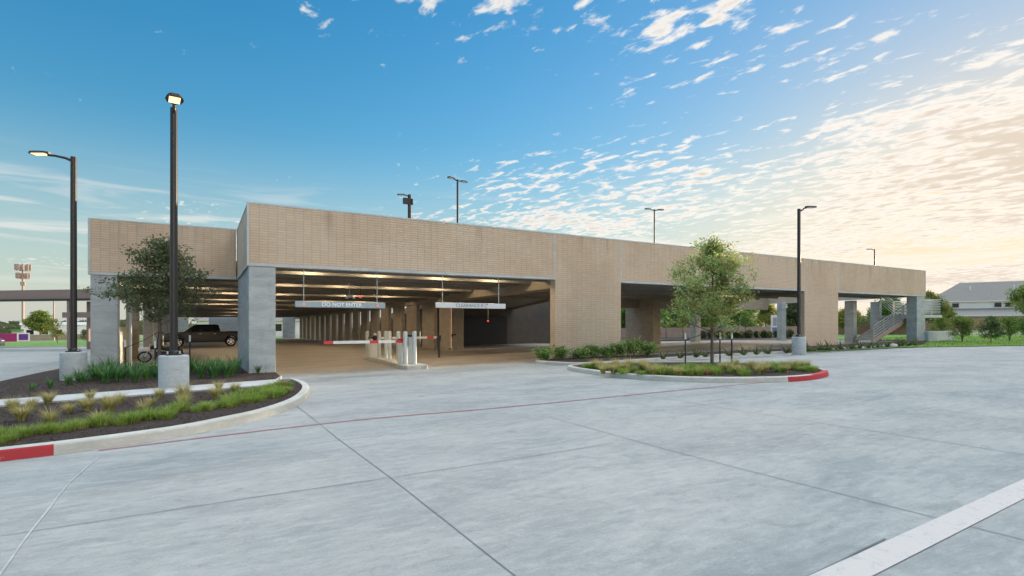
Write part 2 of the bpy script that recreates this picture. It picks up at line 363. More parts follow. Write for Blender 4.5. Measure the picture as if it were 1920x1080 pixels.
# ------------------------------------------------------------------ mesh helpers
class MB:
    def __init__(s): s.v = []; s.f = []; s.m = []; s.mats = []; s.sm = []
    def mi(s, m):
        if m not in s.mats: s.mats.append(m)
        return s.mats.index(m)
    def add(s, vs, fs, m, smooth=False):
        o = len(s.v); s.v += [tuple(v) for v in vs]; k = s.mi(m)
        for f in fs: s.f.append(tuple(i + o for i in f)); s.m.append(k); s.sm.append(smooth)
    def box(s, x0, x1, y0, y1, z0, z1, m, bev=0.0):
        if bev <= 0:
            vs = [(x, y, z) for z in (z0, z1) for y in (y0, y1) for x in (x0, x1)]
            s.add(vs, [(0, 2, 3, 1), (4, 5, 7, 6), (0, 1, 5, 4), (2, 6, 7, 3), (0, 4, 6, 2), (1, 3, 7, 5)], m)
        else:
            bm = bmesh.new(); bmesh.ops.create_cube(bm, size=1)
            for v in bm.verts: v.co = ((x0 + x1) / 2 + v.co.x * (x1 - x0), (y0 + y1) / 2 + v.co.y * (y1 - y0), (z0 + z1) / 2 + v.co.z * (z1 - z0))
            bmesh.ops.bevel(bm, geom=bm.edges[:], offset=bev, segments=2, affect='EDGES', profile=.5)
            bm.verts.index_update()
            s.add([v.co[:] for v in bm.verts], [[v.index for v in f.verts] for f in bm.faces], m); bm.free()
    def prism(s, poly, z0, z1, m):      # poly xy, ccw
        n = len(poly); vs = [(p[0], p[1], z0) for p in poly] + [(p[0], p[1], z1) for p in poly]
        fs = [(i, (i + 1) % n, n + (i + 1) % n, n + i) for i in range(n)]
        tri = tessellate_polygon([[Vector((p[0], p[1], 0)) for p in poly]])
        fs += [tuple(t) for t in tri] + [tuple(n + i for i in reversed(t)) for t in tri]
        s.add(vs, fs, m)
    def sheet(s, poly, z, m):
        tri = tessellate_polygon([[Vector((p[0], p[1], 0)) for p in poly]])
        out = []
        for t in tri:
            a, b_, c = [poly[i] for i in t]
            cr = (b_[0] - a[0]) * (c[1] - a[1]) - (b_[1] - a[1]) * (c[0] - a[0])
            out.append(tuple(t) if cr > 0 else tuple(reversed(t)))
        s.add([(p[0], p[1], z) for p in poly], out, m)
    def tube(s, pts, rads, m, seg=10, cap=True, smooth=True):
        pts = [Vector(p) for p in pts]; n = len(pts)
        if isinstance(rads, (int, float)): rads = [rads] * n
        vs = []; up = Vector((0, 0, 1)); prev = None
        for i, p in enumerate(pts):
            d = (pts[min(i + 1, n - 1)] - pts[max(i - 1, 0)])
            if d.length < 1e-9: d = Vector((0, 0, 1))
            d.normalize()
            if prev is None:
                a = d.cross(up if abs(d.z) < .9 else Vector((1, 0, 0))).normalized()
            else:
                a = (prev - d * prev.dot(d)); a = a.normalized() if a.length > 1e-6 else d.orthogonal().normalized()
            prev = a; b_ = d.cross(a)
            for k in range(seg):
                an = 2 * math.pi * k / seg
                vs.append(p + (a * math.cos(an) + b_ * math.sin(an)) * rads[i])
        fs = []
        for i in range(n - 1):
            for k in range(seg):
                k2 = (k + 1) % seg
                fs.append((i * seg + k, i * seg + k2, (i + 1) * seg + k2, (i + 1) * seg + k))
        s.add(vs, fs, m, smooth)
        if cap:
            s.add(vs[:seg], [tuple(reversed(range(seg)))], m); s.add(vs[-seg:], [tuple(range(seg))], m)
    def lathe(s, prof, m, seg=24, c=(0, 0)):
        vs = []; fs = []
        for (r, z) in prof:
            for k in range(seg):
                an = 2 * math.pi * k / seg; vs.append((c[0] + r * math.cos(an), c[1] + r * math.sin(an), z))
        for i in range(len(prof) - 1):
            for k in range(seg):
                k2 = (k + 1) % seg; fs.append((i * seg + k, i * seg + k2, (i + 1) * seg + k2, (i + 1) * seg + k))
        s.add(vs, fs, m, True)
        s.add(vs[-seg:], [tuple(range(seg))], m)
    def build(s, name, parent=None, shear=False, origin=None):
        """shear=True: vertices are site coordinates with z above the sloping site plane"""
        me = bpy.data.meshes.new(name)
        o3 = Vector((0, 0, 0))
        if parent is not None and shear: o3 = Vector(parent.location)
        if origin is not None: o3 = Vector(origin)
        if shear: vs = [(x - o3.x, y - o3.y, z + g(x, y) - o3.z) for x, y, z in s.v]
        else: vs = [(x - o3.x, y - o3.y, z - o3.z) for x, y, z in s.v] if origin is not None else s.v
        me.from_pydata(vs, [], s.f)
        for m in s.mats: me.materials.append(m)
        me.polygons.foreach_set('material_index', s.m); me.polygons.foreach_set('use_smooth', s.sm)
        me.update()
        o = bpy.data.objects.new(name, me); COL.objects.link(o)
        if parent is not None: o.parent = parent
        elif origin is not None: o.location = origin
        return o
def empty(name, x, y, dz=0.0, rz=0.0):
    o = bpy.data.objects.new(name, None); COL.objects.link(o); o.empty_display_size = .3
    o.location = (x, y, g(x, y) + dz); o.rotation_euler = (0, 0, rz); return o
def tag(o, label, cat, group=None, kind=None):
    o['label'] = label; o['category'] = cat
    if group: o['group'] = group
    if kind: o['kind'] = kind
    return o
def struct(o, kind='structure'): o['kind'] = kind; return o
def copy_tree(root, kids, x, y, dz=0.0, rz=0.0, sc=1.0):
    r = root.copy(); COL.objects.link(r); r.location = (x, y, g(x, y) + dz); r.rotation_euler = (0, 0, rz); r.scale = (sc, sc, sc)
    for ch, sub in kids:
        c = ch.copy(); COL.objects.link(c); c.parent = r
        for q in sub:
            e = q.copy(); COL.objects.link(e); e.parent = c
    return r
def kids_of(root): return [(c, list(c.children)) for c in root.children]
def catmull(pts, n=8, closed=False):
    out = []; N = len(pts)
    rng = range(N) if closed else range(N - 1)
    for i in rng:
        p0 = pts[(i - 1) % N] if closed or i > 0 else pts[0]
        p1 = pts[i]; p2 = pts[(i + 1) % N]
        p3 = pts[(i + 2) % N] if closed or i + 2 < N else pts[-1]
        for k in range(n):
            t = k / n
            out.append(tuple(.5 * ((2 * p1[j]) + (-p0[j] + p2[j]) * t + (2 * p0[j] - 5 * p1[j] + 4 * p2[j] - p3[j]) * t * t + (-p0[j] + 3 * p1[j] - 3 * p2[j] + p3[j]) * t ** 3) for j in range(2)))
    if not closed: out.append(tuple(pts[-1]))
    return out
def offset_line(pts, d, closed=False):
    out = []; n = len(pts)
    for i in range(n):
        a = pts[(i - 1) % n] if closed or i > 0 else pts[i]; b_ = pts[(i + 1) % n] if closed or i < n - 1 else pts[i]
        t = Vector((b_[0] - a[0], b_[1] - a[1]));
        if t.length < 1e-9: out.append(pts[i]); continue
        t.normalize(); out.append((pts[i][0] - t.y * d, pts[i][1] + t.x * d))
    return out
def kerb(name, line, side, w=.15, h=.13, closed=False, red=None, m=None, taper=0):
    """line = foot of the kerb's face; side=+1 puts the kerb on the left of the line"""
    m = m or M_KERB
    prof = [(0, -.02), (.012, h * .8), (.022, h * .93), (.045, h), (w, h), (w, -.02)]
    offs = [offset_line(line, side * o, closed) for o, _ in prof]
    mb = MB(); n = len(line); N = n if closed else n - 1
    for i in range(N):
        j = (i + 1) % n
        for k in range(len(prof) - 1):
            mm = m
            if red and red(i, k): mm = M_RED
            hi = hj = 1.0
            if taper and not closed:
                hi = min(1, max(0.05, (n - 1 - i) / taper)); hj = min(1, max(0.05, (n - 1 - j) / taper))
            a = (*offs[k][i], prof[k][1] * hi); b_ = (*offs[k][j], prof[k][1] * hj)
            c = (*offs[k + 1][j], prof[k + 1][1] * hj); d = (*offs[k + 1][i], prof[k + 1][1] * hi)
            vs = [a, b_, c, d] if side > 0 else [d, c, b_, a]
            mb.add(vs, [(3, 2, 1, 0)], mm)
    return struct(mb.build(name, shear=True)), offs[4]
def strip(mb, a, b, w, z, m):
    d = Vector((b[0] - a[0], b[1] - a[1])); d.normalize(); nx, ny = -d.y * w / 2, d.x * w / 2
    mb.add([(a[0] - nx, a[1] - ny, z), (b[0] - nx, b[1] - ny, z), (b[0] + nx, b[1] + ny, z), (a[0] + nx, a[1] + ny, z)], [(0, 1, 2, 3)], m)
def polystrip(mb, pts, w, z, m):
    L = offset_line(pts, w / 2); Rr = offset_line(pts, -w / 2)
    for i in range(len(pts) - 1):
        mb.add([(*Rr[i], z), (*Rr[i + 1], z), (*L[i + 1], z), (*L[i], z)], [(0, 1, 2, 3)], m)

# ------------------------------------------------------------------ ground
mb = MB(); mb.sheet([(-900, -900), (900, -900), (900, 900), (-900, 900)], -.03, M_ROUGH); struct(mb.build('ground', shear=True))
mb = MB(); mb.sheet([(-90, -30), (75, -30), (75, 31), (13, 31), (13, 60), (-90, 74)], 0, M_LOT); struct(mb.build('parking_lot', shear=True))
Y0, Y2 = 17.07, 21.87
XL, XC, XE = -3.04, 1.26, 44.69
# lawn on the right
l1, l2, l3 = at(1515, 661), at(1700, 652), at(1920, 648.5)
lawn_poly = [l1, l2, l3, (75, 1.0), (75, 60), (45.5, 60), (45.5, 17.0), (40, 15.9), (33, 15.6), (26.5, 15.2)]
mb = MB(); mb.sheet(lawn_poly, .03, M_TURF); mb_l = mb.build('lawn', shear=True); struct(mb_l)
# left and right islands
_k0, _k1 = Vector(at(0, 866)), Vector(at(130, 850)); _kd = (_k0 - _k1).normalized()
kl = catmull([tuple(_k0 + _kd * 9), tuple(_k0 + _kd * 3), tuple(_k0 + _kd * 1), at(0, 866), at(130, 850), at(250, 833), at(350, 817), at(430, 800), at(500, 783), at(550, 765), at(572, 751), at(581, 737), at(575, 727), at(556, 719), at(528, 713.5)], 8)
def red_left(i, k): return i < 8 * 3 + 6 and k < 2
_, in_l = kerb('kerb', kl, +1, red=red_left, taper=7)
sw_lo = [at(-900, 862, .13), at(0, 760.5, .13), at(512, 721, .13)]
sw_hi = [at(-900, 838, .13), at(0, 749.5, .13), at(516, 711.5, .13)]
tip = at(528, 713.5, .0)
mb = MB(); mb.sheet([sw_lo[0], sw_lo[1], sw_lo[2], tip, sw_hi[2], sw_hi[1], sw_hi[0]], .135, M_WALK)
lo = [sw_lo[0], sw_lo[1], sw_lo[2], tip]
for i in range(3):
    mb.add([(*lo[i], -.02), (*lo[i + 1], -.02), (*lo[i + 1], .135), (*lo[i], .135)], [(0, 1, 2, 3)], M_WALK)
hi_ = [tip, sw_hi[2]]
mb.add([(*tip, -.02), (*sw_hi[2], -.02), (*sw_hi[2], .135), (*tip, .135)], [(0, 1, 2, 3)], M_WALK)
struct(mb.build('sidewalk', shear=True))
bed1 = [p for p in in_l[:-9]] + [sw_lo[2], sw_lo[1], sw_lo[0]]
mb = MB(); mb.sheet(bed1, .105, M_MULCH); struct(mb.build('mulch_bed', shear=True))
rd = [(-40, 13.6), at(0, 722), at(115, 695), at(168, 690)]
bed2 = [sw_hi[0], sw_hi[1], sw_hi[2], tip, (XC + .73, Y0 - .03), (XC, Y0 - .03), (XC, Y2), (XL, Y2), (XL - .7, Y2 + .4), at(115, 695), at(0, 722), (-40, 13.6)]
mb = MB(); mb.sheet(bed2, .09, M_MULCH)
for i in range(3): mb.add([(*rd[i], -.02), (*rd[i + 1], -.02), (*rd[i + 1], .1), (*rd[i], .1)], [(3, 2, 1, 0)], M_BARK)
struct(mb.build('mulch_bed', shear=True))
# right island
ri = catmull([at(1068, 695), at(1140, 706.5), at(1236, 714.5), at(1347, 718), at(1458, 717), at(1520, 713), at(1551, 706.5), at(1548, 700.5), at(1510, 695), at(1440, 689), at(1340, 685.5), at(1200, 685.5), at(1110, 687.5), at(1072, 690.5)], 8, True)
NR = len(ri)
def red_right(i, k): return (8 * 4 + 2) <= i < 8 * 6 + 5 and (k < 4 if i > 8 * 5 else k < 2)
_, in_r = kerb('kerb', ri, +1, closed=True, red=red_right)
mb = MB(); mb.sheet(in_r, .105, M_MULCH); struct(mb.build('mulch_bed', shear=True))
# bed along the wall
blo = [at(1004, 680.5), at(1068, 683), at(1128, 681.5), at(1236, 674.5), at(1395, 664.8), at(1480, 661.5), (25.2, 14.5), (33.3, 14.3), (38, 14.6)]
bhi = [(44.6, 16.9), (44.6, Y0 - .02), (29.6, Y0 - .02), (29.0, 16.2), at(1395, 660), at(1240, 668.5), (15.9, Y0 - .02), (12.1, Y0 - .02), (11.6, 16.6)]
mb = MB(); mb.sheet(blo + bhi, .10, M_MULCH); struct(mb.build('mulch_bed', shear=True))
kerb('kerb', catmull([(11.5, 16.75), at(1004, 681.5), at(1068, 686), at(1128, 684.5), at(1236, 677), at(1395, 667), at(1480, 663.5)], 6), +1, w=.15, h=.12)
# markings and joints
mb = MB()
polystrip(mb, catmull([at(185, 845), at(430, 815), at(640, 791), at(760, 779.5), at(900, 768), at(1080, 751), at(1240, 735), at(1380, 722), at(1480, 713)], 6), .07, .006, M_RMARK)
struct(mb.build('red_lane_line', shear=True))
mb = MB(); a, b_ = Vector(at(1520, 1080)), Vector(at(1920, 899)); a2, b2 = Vector(at(1640, 1080)), Vector(at(1920, 933))
dv = (b_ - a).normalized(); a = a - dv * 1.5; a2 = a2 - dv * 1.5; b_ = b_ + dv * 9; b2 = b2 + dv * 9
mb.add([(*a2, .006), (*b2, .006), (*b_, .006), (*a, .006)], [(0, 1, 2, 3)], M_WMARK)
struct(mb.build('white_lane_line', shear=True))
mb = MB(); strip(mb, at(1716, 673), at(1925, 684.5), .14, .006, M_WMARK); struct(mb.build('white_lane_line', shear=True))
mb = MB()
def joint(pts, w=.012, m=M_JOINT, z=.005):
    L = []
    for i in range(len(pts) - 1):
        a = Vector(pts[i]); b = Vector(pts[i + 1]); n = max(2, int((b - a).length / .25))
        for k in range(n): L.append(tuple(a.lerp(b, k / n) + Vector((random.uniform(-1, 1), random.uniform(-1, 1))) * w * .25))
    L.append(tuple(pts[-1])); polystrip(mb, L, w, z, m)
random.seed(3)
joint([at(578, 778), at(632, 822), at(732, 896), at(965, 1080), at(1130, 1210)], .0075)
joint([at(0, 1006), at(470, 934), at(732, 896), at(1060, 846), at(1150, 832)], .008)
joint([at(1030, 782), at(1230, 838), at(1375, 876), at(1760, 973), at(1960, 1023)], .008)
joint([at(960, 705), at(1190, 739), at(1450, 780), at(1920, 853), at(2100, 881)], .010)
joint([at(520, 735), at(578, 778)], .01)
joint([at(1510, 1084), at(1660, 1011)], .012)
joint([at(560, 760), at(760, 742), at(1050, 729), at(1340, 728)], .012)
joint([at(1250, 733), at(1700, 708), at(1990, 699)], .009)
joint([at(1400, 722), at(1920, 790)], .01)
joint([at(0, 702), at(118, 676)], .02)
struct(mb.build('joint_lines', shear=True))
mb = MB(); joint([at(184, 858), at(130, 905), at(60, 995), at(-5, 1084), at(-60, 1160)], .013, M_JOINTL, .006)
struct(mb.build('joint_lines', shear=True))

# ------------------------------------------------------------------ the garage
Z1, Z2 = 3.23, 5.09          # underside and top of the brick fascia
ZS, ZD = 3.72, 3.95          # slab soffit, deck
gar = empty('parking_garage', 12.0, Y0)
tag(gar, 'long low tan brick parking garage with wide openings and concrete corner columns', 'parking garage')
def gp(name, fn):
    m = MB(); fn(m); return m.build(name, gar, shear=True)
def fascia(x0, x1, y0, y1, z0=Z1, z1=Z2, left=False):
    def f(m):
        m.box(x0 + .03, x1 - .03, y0, y1, z0 + .09, z1 - .05, M_BRICK)
        m.box(x0 + .02, x1 - .02, y0 - .012, y1 + .01, z1 - .05, z1, M_TRIM)
        if z0 > 0: m.box(x0 + .02, x1 - .02, y0 - .012, y1 + .01, z0, z0 + .09, M_TRIM)
    return f
T = .28
gp('fascia_panel', fascia(XC, 12.2, Y0, Y0 + T))
gp('fascia_panel', fascia(15.73, 29.55, Y0, Y0 + T))
gp('fascia_panel', fascia(33.15, XE, Y0, Y0 + T))
gp('fascia_panel', fascia(XL, XC - .01, Y2, Y2 + T))
def wallp(x0, x1):
    def f(m):
        m.box(x0 + .03, x1 - .03, Y0, Y0 + .36, -.1, Z2 - .05, M_BRICK)
        m.box(x0 + .02, x1 - .02, Y0 - .012, Y0 + T + .01, Z2 - .05, Z2, M_TRIM)
    return f
gp('wall_panel', wallp(12.2, 15.73)); gp('wall_panel', wallp(29.55, 33.15))
for xj in (12.2, 15.73, 29.55, 33.15):
    gp('panel_joint', lambda m: m.box(xj - .03, xj + .03, Y0 - .004, Y0 + .2, (Z1 if xj in (12.2, 15.73) else Z1), Z2 - .01, M_TRIM))
# left return and edges
def ret(m):
    m.box(XC, XC + T, Y0 + T + .002, Y2 + T, Z1 + .09, Z2 - .05, M_BRICK)
    m.box(XC - .012, XC + T, Y0 + T + .002, Y2 + T, Z2 - .05, Z2 + .001, M_TRIM)
    m.box(XC - .012, XC + T, Y0 + T + .002, Y2 + T, Z1, Z1 + .09, M_TRIM)
gp('return_panel', ret)
gp('corner_trim', lambda m: m.box(XC - .03, XC + .03, Y0 - .016, Y0 + .1, Z1, Z2 + .002, M_TRIM))
gp('corner_trim', lambda m: m.box(XL - .04, XL + .03, Y2 - .016, Y2 + .1, Z1, Z2 + .002, M_TRIM))
gp('corner_trim', lambda m: m.box(XE - .03, XE + .03, Y0 - .016, Y0 + T, Z1, Z2 + .002, M_TRIM))
def sidep(x0, x1, y0, y1, z0=Z1):
    def f(m):
        m.box(x0, x1, y0, y1, z0 + .09, Z2 - .05, M_BRICK); m.box(x0 - .01, x1 + .01, y0, y1, Z2 - .05, Z2, M_TRIM); m.box(x0 - .01, x1 + .01, y0, y1, z0, z0 + .09, M_TRIM)
    return f
YB = 88.5      # far end of the deep wing
YR = 29.6      # back of the right wing
gp('side_parapet', sidep(XL, XL + T, Y2 + T + .01, YB))
gp('side_parapet', sidep(XE - T, XE, Y0 + T + .01, YR))
gp('back_parapet', lambda m: (m.box(XL, 13.4, YB, YB + T, Z1, Z2, M_BRICK)))
gp('back_parapet', lambda m: (m.box(24.0, XE, YR, YR + T, Z1 + .4, Z2, M_PIER)))
# columns
def colm(x0, x1, y0, y1, z1=Z1, m_=M_CONC, z0=-.12):
    return lambda m: m.box(x0, x1, y0, y1, z0, z1, m_, .02)
gp('concrete_column', colm(XC + .02, XC + .74, Y0 + .02, Y0 + .62, Z1 - .004))
gp('side_wall', lambda m: m.box(XC + .05, XC + .33, Y0 + .625, Y2 + .6, -.12, Z1 - .006, M_CONC))
gp('concrete_column', colm(XL + .02, XL + .74, Y2 + .02, Y2 + .62, Z1 - .004))
gp('concrete_column', colm(43.45, XE - .01, Y0 + .02, Y0 + .66, Z1 - .004))
for yy in (31.5, 41.0, 50.5, 60.0, 69.5, 79.0, 87.6):
    gp('side_column', colm(XL + .05, XL + .55, yy, yy + .6, Z1 + .3, M_PIER))
gp('side_wall', lambda m: m.box(XL + .08, XL + .26, Y2 + 5.2, 31.45, -.1, 1.55, M_CONC))
gp('side_wall', lambda m: m.box(XL + .08, XL + .26, 50.0, 69.4, -.1, .9, M_CONC))
# light wall of piers between the deep wing and the ramp
px0 = 13.18
gp('concrete_pier', colm(px0, px0 + .88, 29.3, 31.05, 3.0, M_PIER))
y = 31.05 + 1.1
while y < 84:
    gp('concrete_pier', lambda m: m.box(px0 + .1, px0 + .34, y, y + 2.1, -.1, 3.1, M_PIER, .015)); y += 3.17
# ledger beams
gp('ledger_beam', lambda m: (m.box(px0 - .05, px0 + .5, 29.0, YB, 3.02, 3.5, M_PIER), m.box(px0 + .02, px0 + .4, 29.0, YB, 3.502, ZS - .004, M_PIER)))
gp('ledger_beam', lambda m: (m.box(12.35, 13.25, Y0 + .4, 28.99, 2.92, 3.42, M_PIER, .02), m.box(12.6, 13.05, Y0 + .4, 28.99, 3.422, ZS - .004, M_PIER)))
# double tees: slab plus two stems, spanning parallel to the street front
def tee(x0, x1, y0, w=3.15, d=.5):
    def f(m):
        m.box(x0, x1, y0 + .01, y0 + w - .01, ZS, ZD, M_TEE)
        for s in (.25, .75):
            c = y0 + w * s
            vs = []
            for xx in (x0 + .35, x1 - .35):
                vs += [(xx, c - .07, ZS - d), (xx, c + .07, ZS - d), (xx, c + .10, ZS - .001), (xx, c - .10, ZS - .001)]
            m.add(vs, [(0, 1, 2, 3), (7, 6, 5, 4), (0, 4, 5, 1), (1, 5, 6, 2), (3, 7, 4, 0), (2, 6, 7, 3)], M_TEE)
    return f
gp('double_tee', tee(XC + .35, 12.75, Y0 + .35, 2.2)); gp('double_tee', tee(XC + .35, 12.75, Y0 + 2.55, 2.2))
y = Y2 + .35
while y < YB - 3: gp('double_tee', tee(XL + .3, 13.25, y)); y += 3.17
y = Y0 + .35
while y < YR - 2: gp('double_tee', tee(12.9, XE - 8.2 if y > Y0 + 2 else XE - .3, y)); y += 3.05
# far end wall and the wall closing the space beneath the ramp
gp('end_wall', lambda m: m.box(11.3, 13.1, YB - .6, YB - .3, -.1, 3.6, M_CONC))
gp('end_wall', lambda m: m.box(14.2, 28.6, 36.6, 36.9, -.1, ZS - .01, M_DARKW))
gp('end_wall', lambda m: m.box(1.4, 8.4, YB - .6, YB - .3, -.1, 3.6, M_CONC))
gp('end_wall', lambda m: m.box(XL + .3, -1.1, YB - .6, YB - .3, -.1, 3.6, M_CONC))
gp('recess_shade_panel', lambda m: m.box(16.2, 21.2, 36.2, 36.59, -.1, 2.2, M_DARKM))  # near-black slab stands in for the shade of the recess under the ramp
def ramp(m):
    for xa, xb, zt, zb, mm in ((14.3, 21.8, 0, -.3, M_TEE), (14.05, 14.29, .06, -.5, M_PIER), (21.81, 22.05, .06, -.5, M_PIER)):
        ya, yb, za, zb2 = 30.2, 71.5, 3.78, 0.02
        vs = [(xa, ya, za + zb), (xb, ya, za + zb), (xa, yb, zb2 - .05), (xb, yb, zb2 - .05),
              (xa, ya, za + zt), (xb, ya, za + zt), (xa, yb, zb2 + zt), (xb, yb, zb2 + zt)]
        m.add(vs, [(0, 2, 3, 1), (4, 5, 7, 6), (0, 1, 5, 4), (2, 6, 7, 3), (0, 4, 6, 2), (1, 3, 7, 5)], mm)
gp('ramp', ramp)
# columns of the right wing
bx = colat(1225, 27.4)
gp('concrete_pier', lambda m: m.box(bx, bx + .75, 27.4, 30.3, -.1, 3.4, M_PIER, .02))
for pxx, yy, dpt, wd in ((1304, 28.8, .55, .62), (1466, 26.6, .45, .62)):
    cx = colat(pxx, yy); gp('concrete_column', lambda m: m.box(cx, cx + wd, yy, yy + dpt, -.1, 3.3, M_CONC, .02))
for pxx, yy, dpt, wd in ((1600, 19.6, .6, .5), (1648, 19.9, .6, .42)):
    cx = colat(pxx, yy); gp('concrete_column', lambda m: m.box(cx, cx + wd, yy, yy + dpt, -.1, 3.0, M_CONC, .02))
gp('ledger_beam', lambda m: m.box(bx - 2, XE - .4, 28.9, 29.5, 2.68, ZS - .004, M_PIER))
# floor
def floor(m):
    m.sheet([(XC + .3, Y0 + .1), (12.3, Y0 + .1), (12.3, Y0 + .4), (15.7, Y0 + .4), (15.7, Y0 + 1.4), (29.6, Y0 + 1.4), (29.6, Y0 + .4), (33.1, Y0 + .4), (33.1, Y0 + 1.2), (XE, Y0 + 1.2), (XE, YR), (24, YR), (24, 36.5), (13.4, 36.5), (13.4, YB), (XL + .1, YB), (XL + .1, Y2 + .2), (XC + .3, Y2 + .2)], .005, M_FLOOR)
gp('floor', floor)
# pipes
gp('downpipe', lambda m: m.tube([(XL + .95, Y2 + .8, 3.2), (XL + .95, Y2 + .8, 2.35), (XL + 1.02, Y2 + .8, 2.2), (XL + 1.02, Y2 + .8, 0)], .045, M_GALV, 8))
def sprk(m):
    x, yv = colat(845, 29.1), 29.12
    m.tube([(x, yv, 0), (x, yv, 2.75), (x, yv + .1, 3.0)], .06, M_PIPE, 10)
    m.tube([(x, yv, .75), (x + .18, yv, .95), (x + .34, yv, .95)], .045, M_DARKM, 8)
    m.tube([(x, yv, .05), (x, yv, .12)], .1, M_DARKM, 10)
gp('sprinkler_riser', sprk)
# deck lights: fixtures under the slab with real lamps in them
LIGHTS = []
def fixture(x, y, power, z=ZS):
    y = y + .08
    def f(m):
        y0_ = y; m.box(x - .24, x + .24, y - .16, y + .16, z - .14, z - .02, M_GALV, .01)
    o = gp('ceiling_light', f)
    m = MB(); m.box(x - .19, x + .19, y - .12, y + .12, z - .152, z - .141, M_LENSG)
    o2 = m.build('lens', gar, shear=True); o2.parent = o
    ld = bpy.data.lights.new('deck_light', 'POINT'); ld.energy = power * .46; ld.color = (1, .76, .48); ld.shadow_soft_size = .12
    lo_ = bpy.data.objects.new('lamp', ld); COL.objects.link(lo_); lo_.parent = o
    lo_.location = (x - gar.location.x, y - gar.location.y, z - .24 + g(x, y) - gar.location.z)
FX = []
for i, yy in enumerate((Y0 + 1.45, Y2 + 1.93)):
    for xx in (4.4, 9.2): FX.append((xx, yy, 62))
for k in (2, 4, 6, 9, 12, 16):
    yy = Y2 + .35 + 3.17 * k + 1.585
    for xx in ((2.6, 8.6) if k < 9 else (4.5,)): FX.append((xx, yy, 75))
FX += [(-1.0, Y2 + 5.2, 30), (-.6, Y2 + 20.5, 70)]
for f_ in FX:
    for dx_ in (-1.15, 1.15): fixture(f_[0] + dx_, f_[1], f_[2] * .55)
for xx, yy in ((17.6, Y0 + 4.9), (21.5, Y0 + 8.0), (30.5, Y0 + 4.9), (36.0, Y0 + 8.0)): fixture(xx, yy, 60)
# alarm lamp, twin spot and a tilted panel hanging from the soffit
def alarm(pxx, yy, z):
    x = colat(pxx, yy)
    gp('alarm_light', lambda m: (m.tube([(x, yy - .05, z), (x, yy - .02, z), (x, yy + .03, z)], [.03, .055, .055], M_REDL, 14), m.tube([(x, yy, z + .1), (x, yy, 3.5)], .01, M_DARKM, 6)))
alarm(676, 22.5, 2.72); alarm(915, 30.0, 1.78)
xs = colat(655, 22.2)
gp('emergency_light', lambda m: (m.box(xs - .12, xs + .12, 22.15, 22.25, 2.66, 2.76, M_GALV, .01), m.tube([(xs, 22.2, 2.76), (xs, 22.2, 3.3)], .012, M_GALV, 6), m.tube([(xs - .13, 22.1, 2.66), (xs - .15, 22.02, 2.64)], [.04, .05], M_WHITE, 10), m.tube([(xs + .13, 22.1, 2.66), (xs + .15, 22.02, 2.64)], [.04, .05], M_WHITE, 10)))
# stair with mid landing at the right end
def rail(m, p0, p1, h=1.07, bars=6, r=.022):
    p0 = Vector(p0); p1 = Vector(p1); n = max(2, int((p1 - p0).length / 1.2) + 1)
    for k in range(n):
        p = p0.lerp(p1, k / (n - 1)); m.box(p.x - .03, p.x + .03, p.y - .03, p.y + .03, p.z, p.z + h, M_STEEL)
    for k in range(bars):
        z = .14 + (h - .14) * k / (bars - 1)
        m.tube([p0 + Vector((0, 0, z)), p1 + Vector((0, 0, z))], r if k < bars - 1 else .034, M_STEEL, 6)
stair = empty('stair', 42.5, 18.8)
tag(stair, 'steel railed concrete stair with mid landing at the far right end of the garage', 'stair')
def flight(xa, za, xb, zb, ya, yb):
    def f(m):
        n = int(abs(zb - za) / .165)
        for k in range(n):
            x0 = xa + (xb - xa) * k / n; x1 = xa + (xb - xa) * (k + 1) / n; z1_ = za + (zb - za) * (k + 1) / n
            m.box(min(x0, x1), max(x0, x1) + .02, ya + .05, yb - .05, z1_ - .165, z1_, M_WALK)
        for yy in (ya, yb - .05):
            m.add([(xa, yy, za - .18), (xa, yy + .05, za - .18), (xb, yy, zb - .28), (xb, yy + .05, zb - .28), (xa, yy, za + .14), (xa, yy + .05, za + .14), (xb, yy, zb + .04), (xb, yy + .05, zb + .04)],
                  [(0, 2, 3, 1), (4, 5, 7, 6), (0, 1, 5, 4), (2, 6, 7, 3), (0, 4, 6, 2), (1, 3, 7, 5)], M_TOWER)
    return f
def sp_(name, fn): m = MB(); fn(m); return m.build(name, stair, shear=True)
LZ = 1.95
sp_('lower_flight', flight(39.3, 0.18, 44.9, LZ, 17.95, 19.15))
sp_('landing', lambda m: m.box(44.92, 48.2, 17.35, 20.6, LZ - .22, LZ, M_TRIM))
sp_('railing', lambda m: rail(m, (39.3, 17.97, .1), (44.9, 17.97, LZ)))
sp_('railing', lambda m: rail(m, (44.9, 19.2, LZ), (43.0, 19.2, LZ + .76)))
sp_('railing', lambda m: rail(m, (44.97, 17.4, LZ), (48.15, 17.4, LZ), 1.12, 9, .03))
sp_('railing', lambda m: rail(m, (48.15, 17.4, LZ), (48.15, 20.5, LZ), 1.12, 9, .03))
sp_('support_wall', lambda m: m.box(44.95, 46.6, 17.8, 18.1, -.1, LZ - .23, M_TRIM))
sp_('handrail', lambda m: m.tube([(45.35, 17.72, .95), (45.6, 17.72, 1.2)], .02, M_STEEL, 6))
mb = MB(); ex = colat(1790, 16.9); mb.box(XE + .05, ex, 16.9, 17.2, -.15, .74, M_TRIM, .02)
tag(mb.build('low_wall', shear=False, origin=None), 'low grey concrete wall on the grass beside the garage end column', 'wall')
_lw = bpy.data.objects['low_wall']; _lw.location.z = g(46.5, 17)

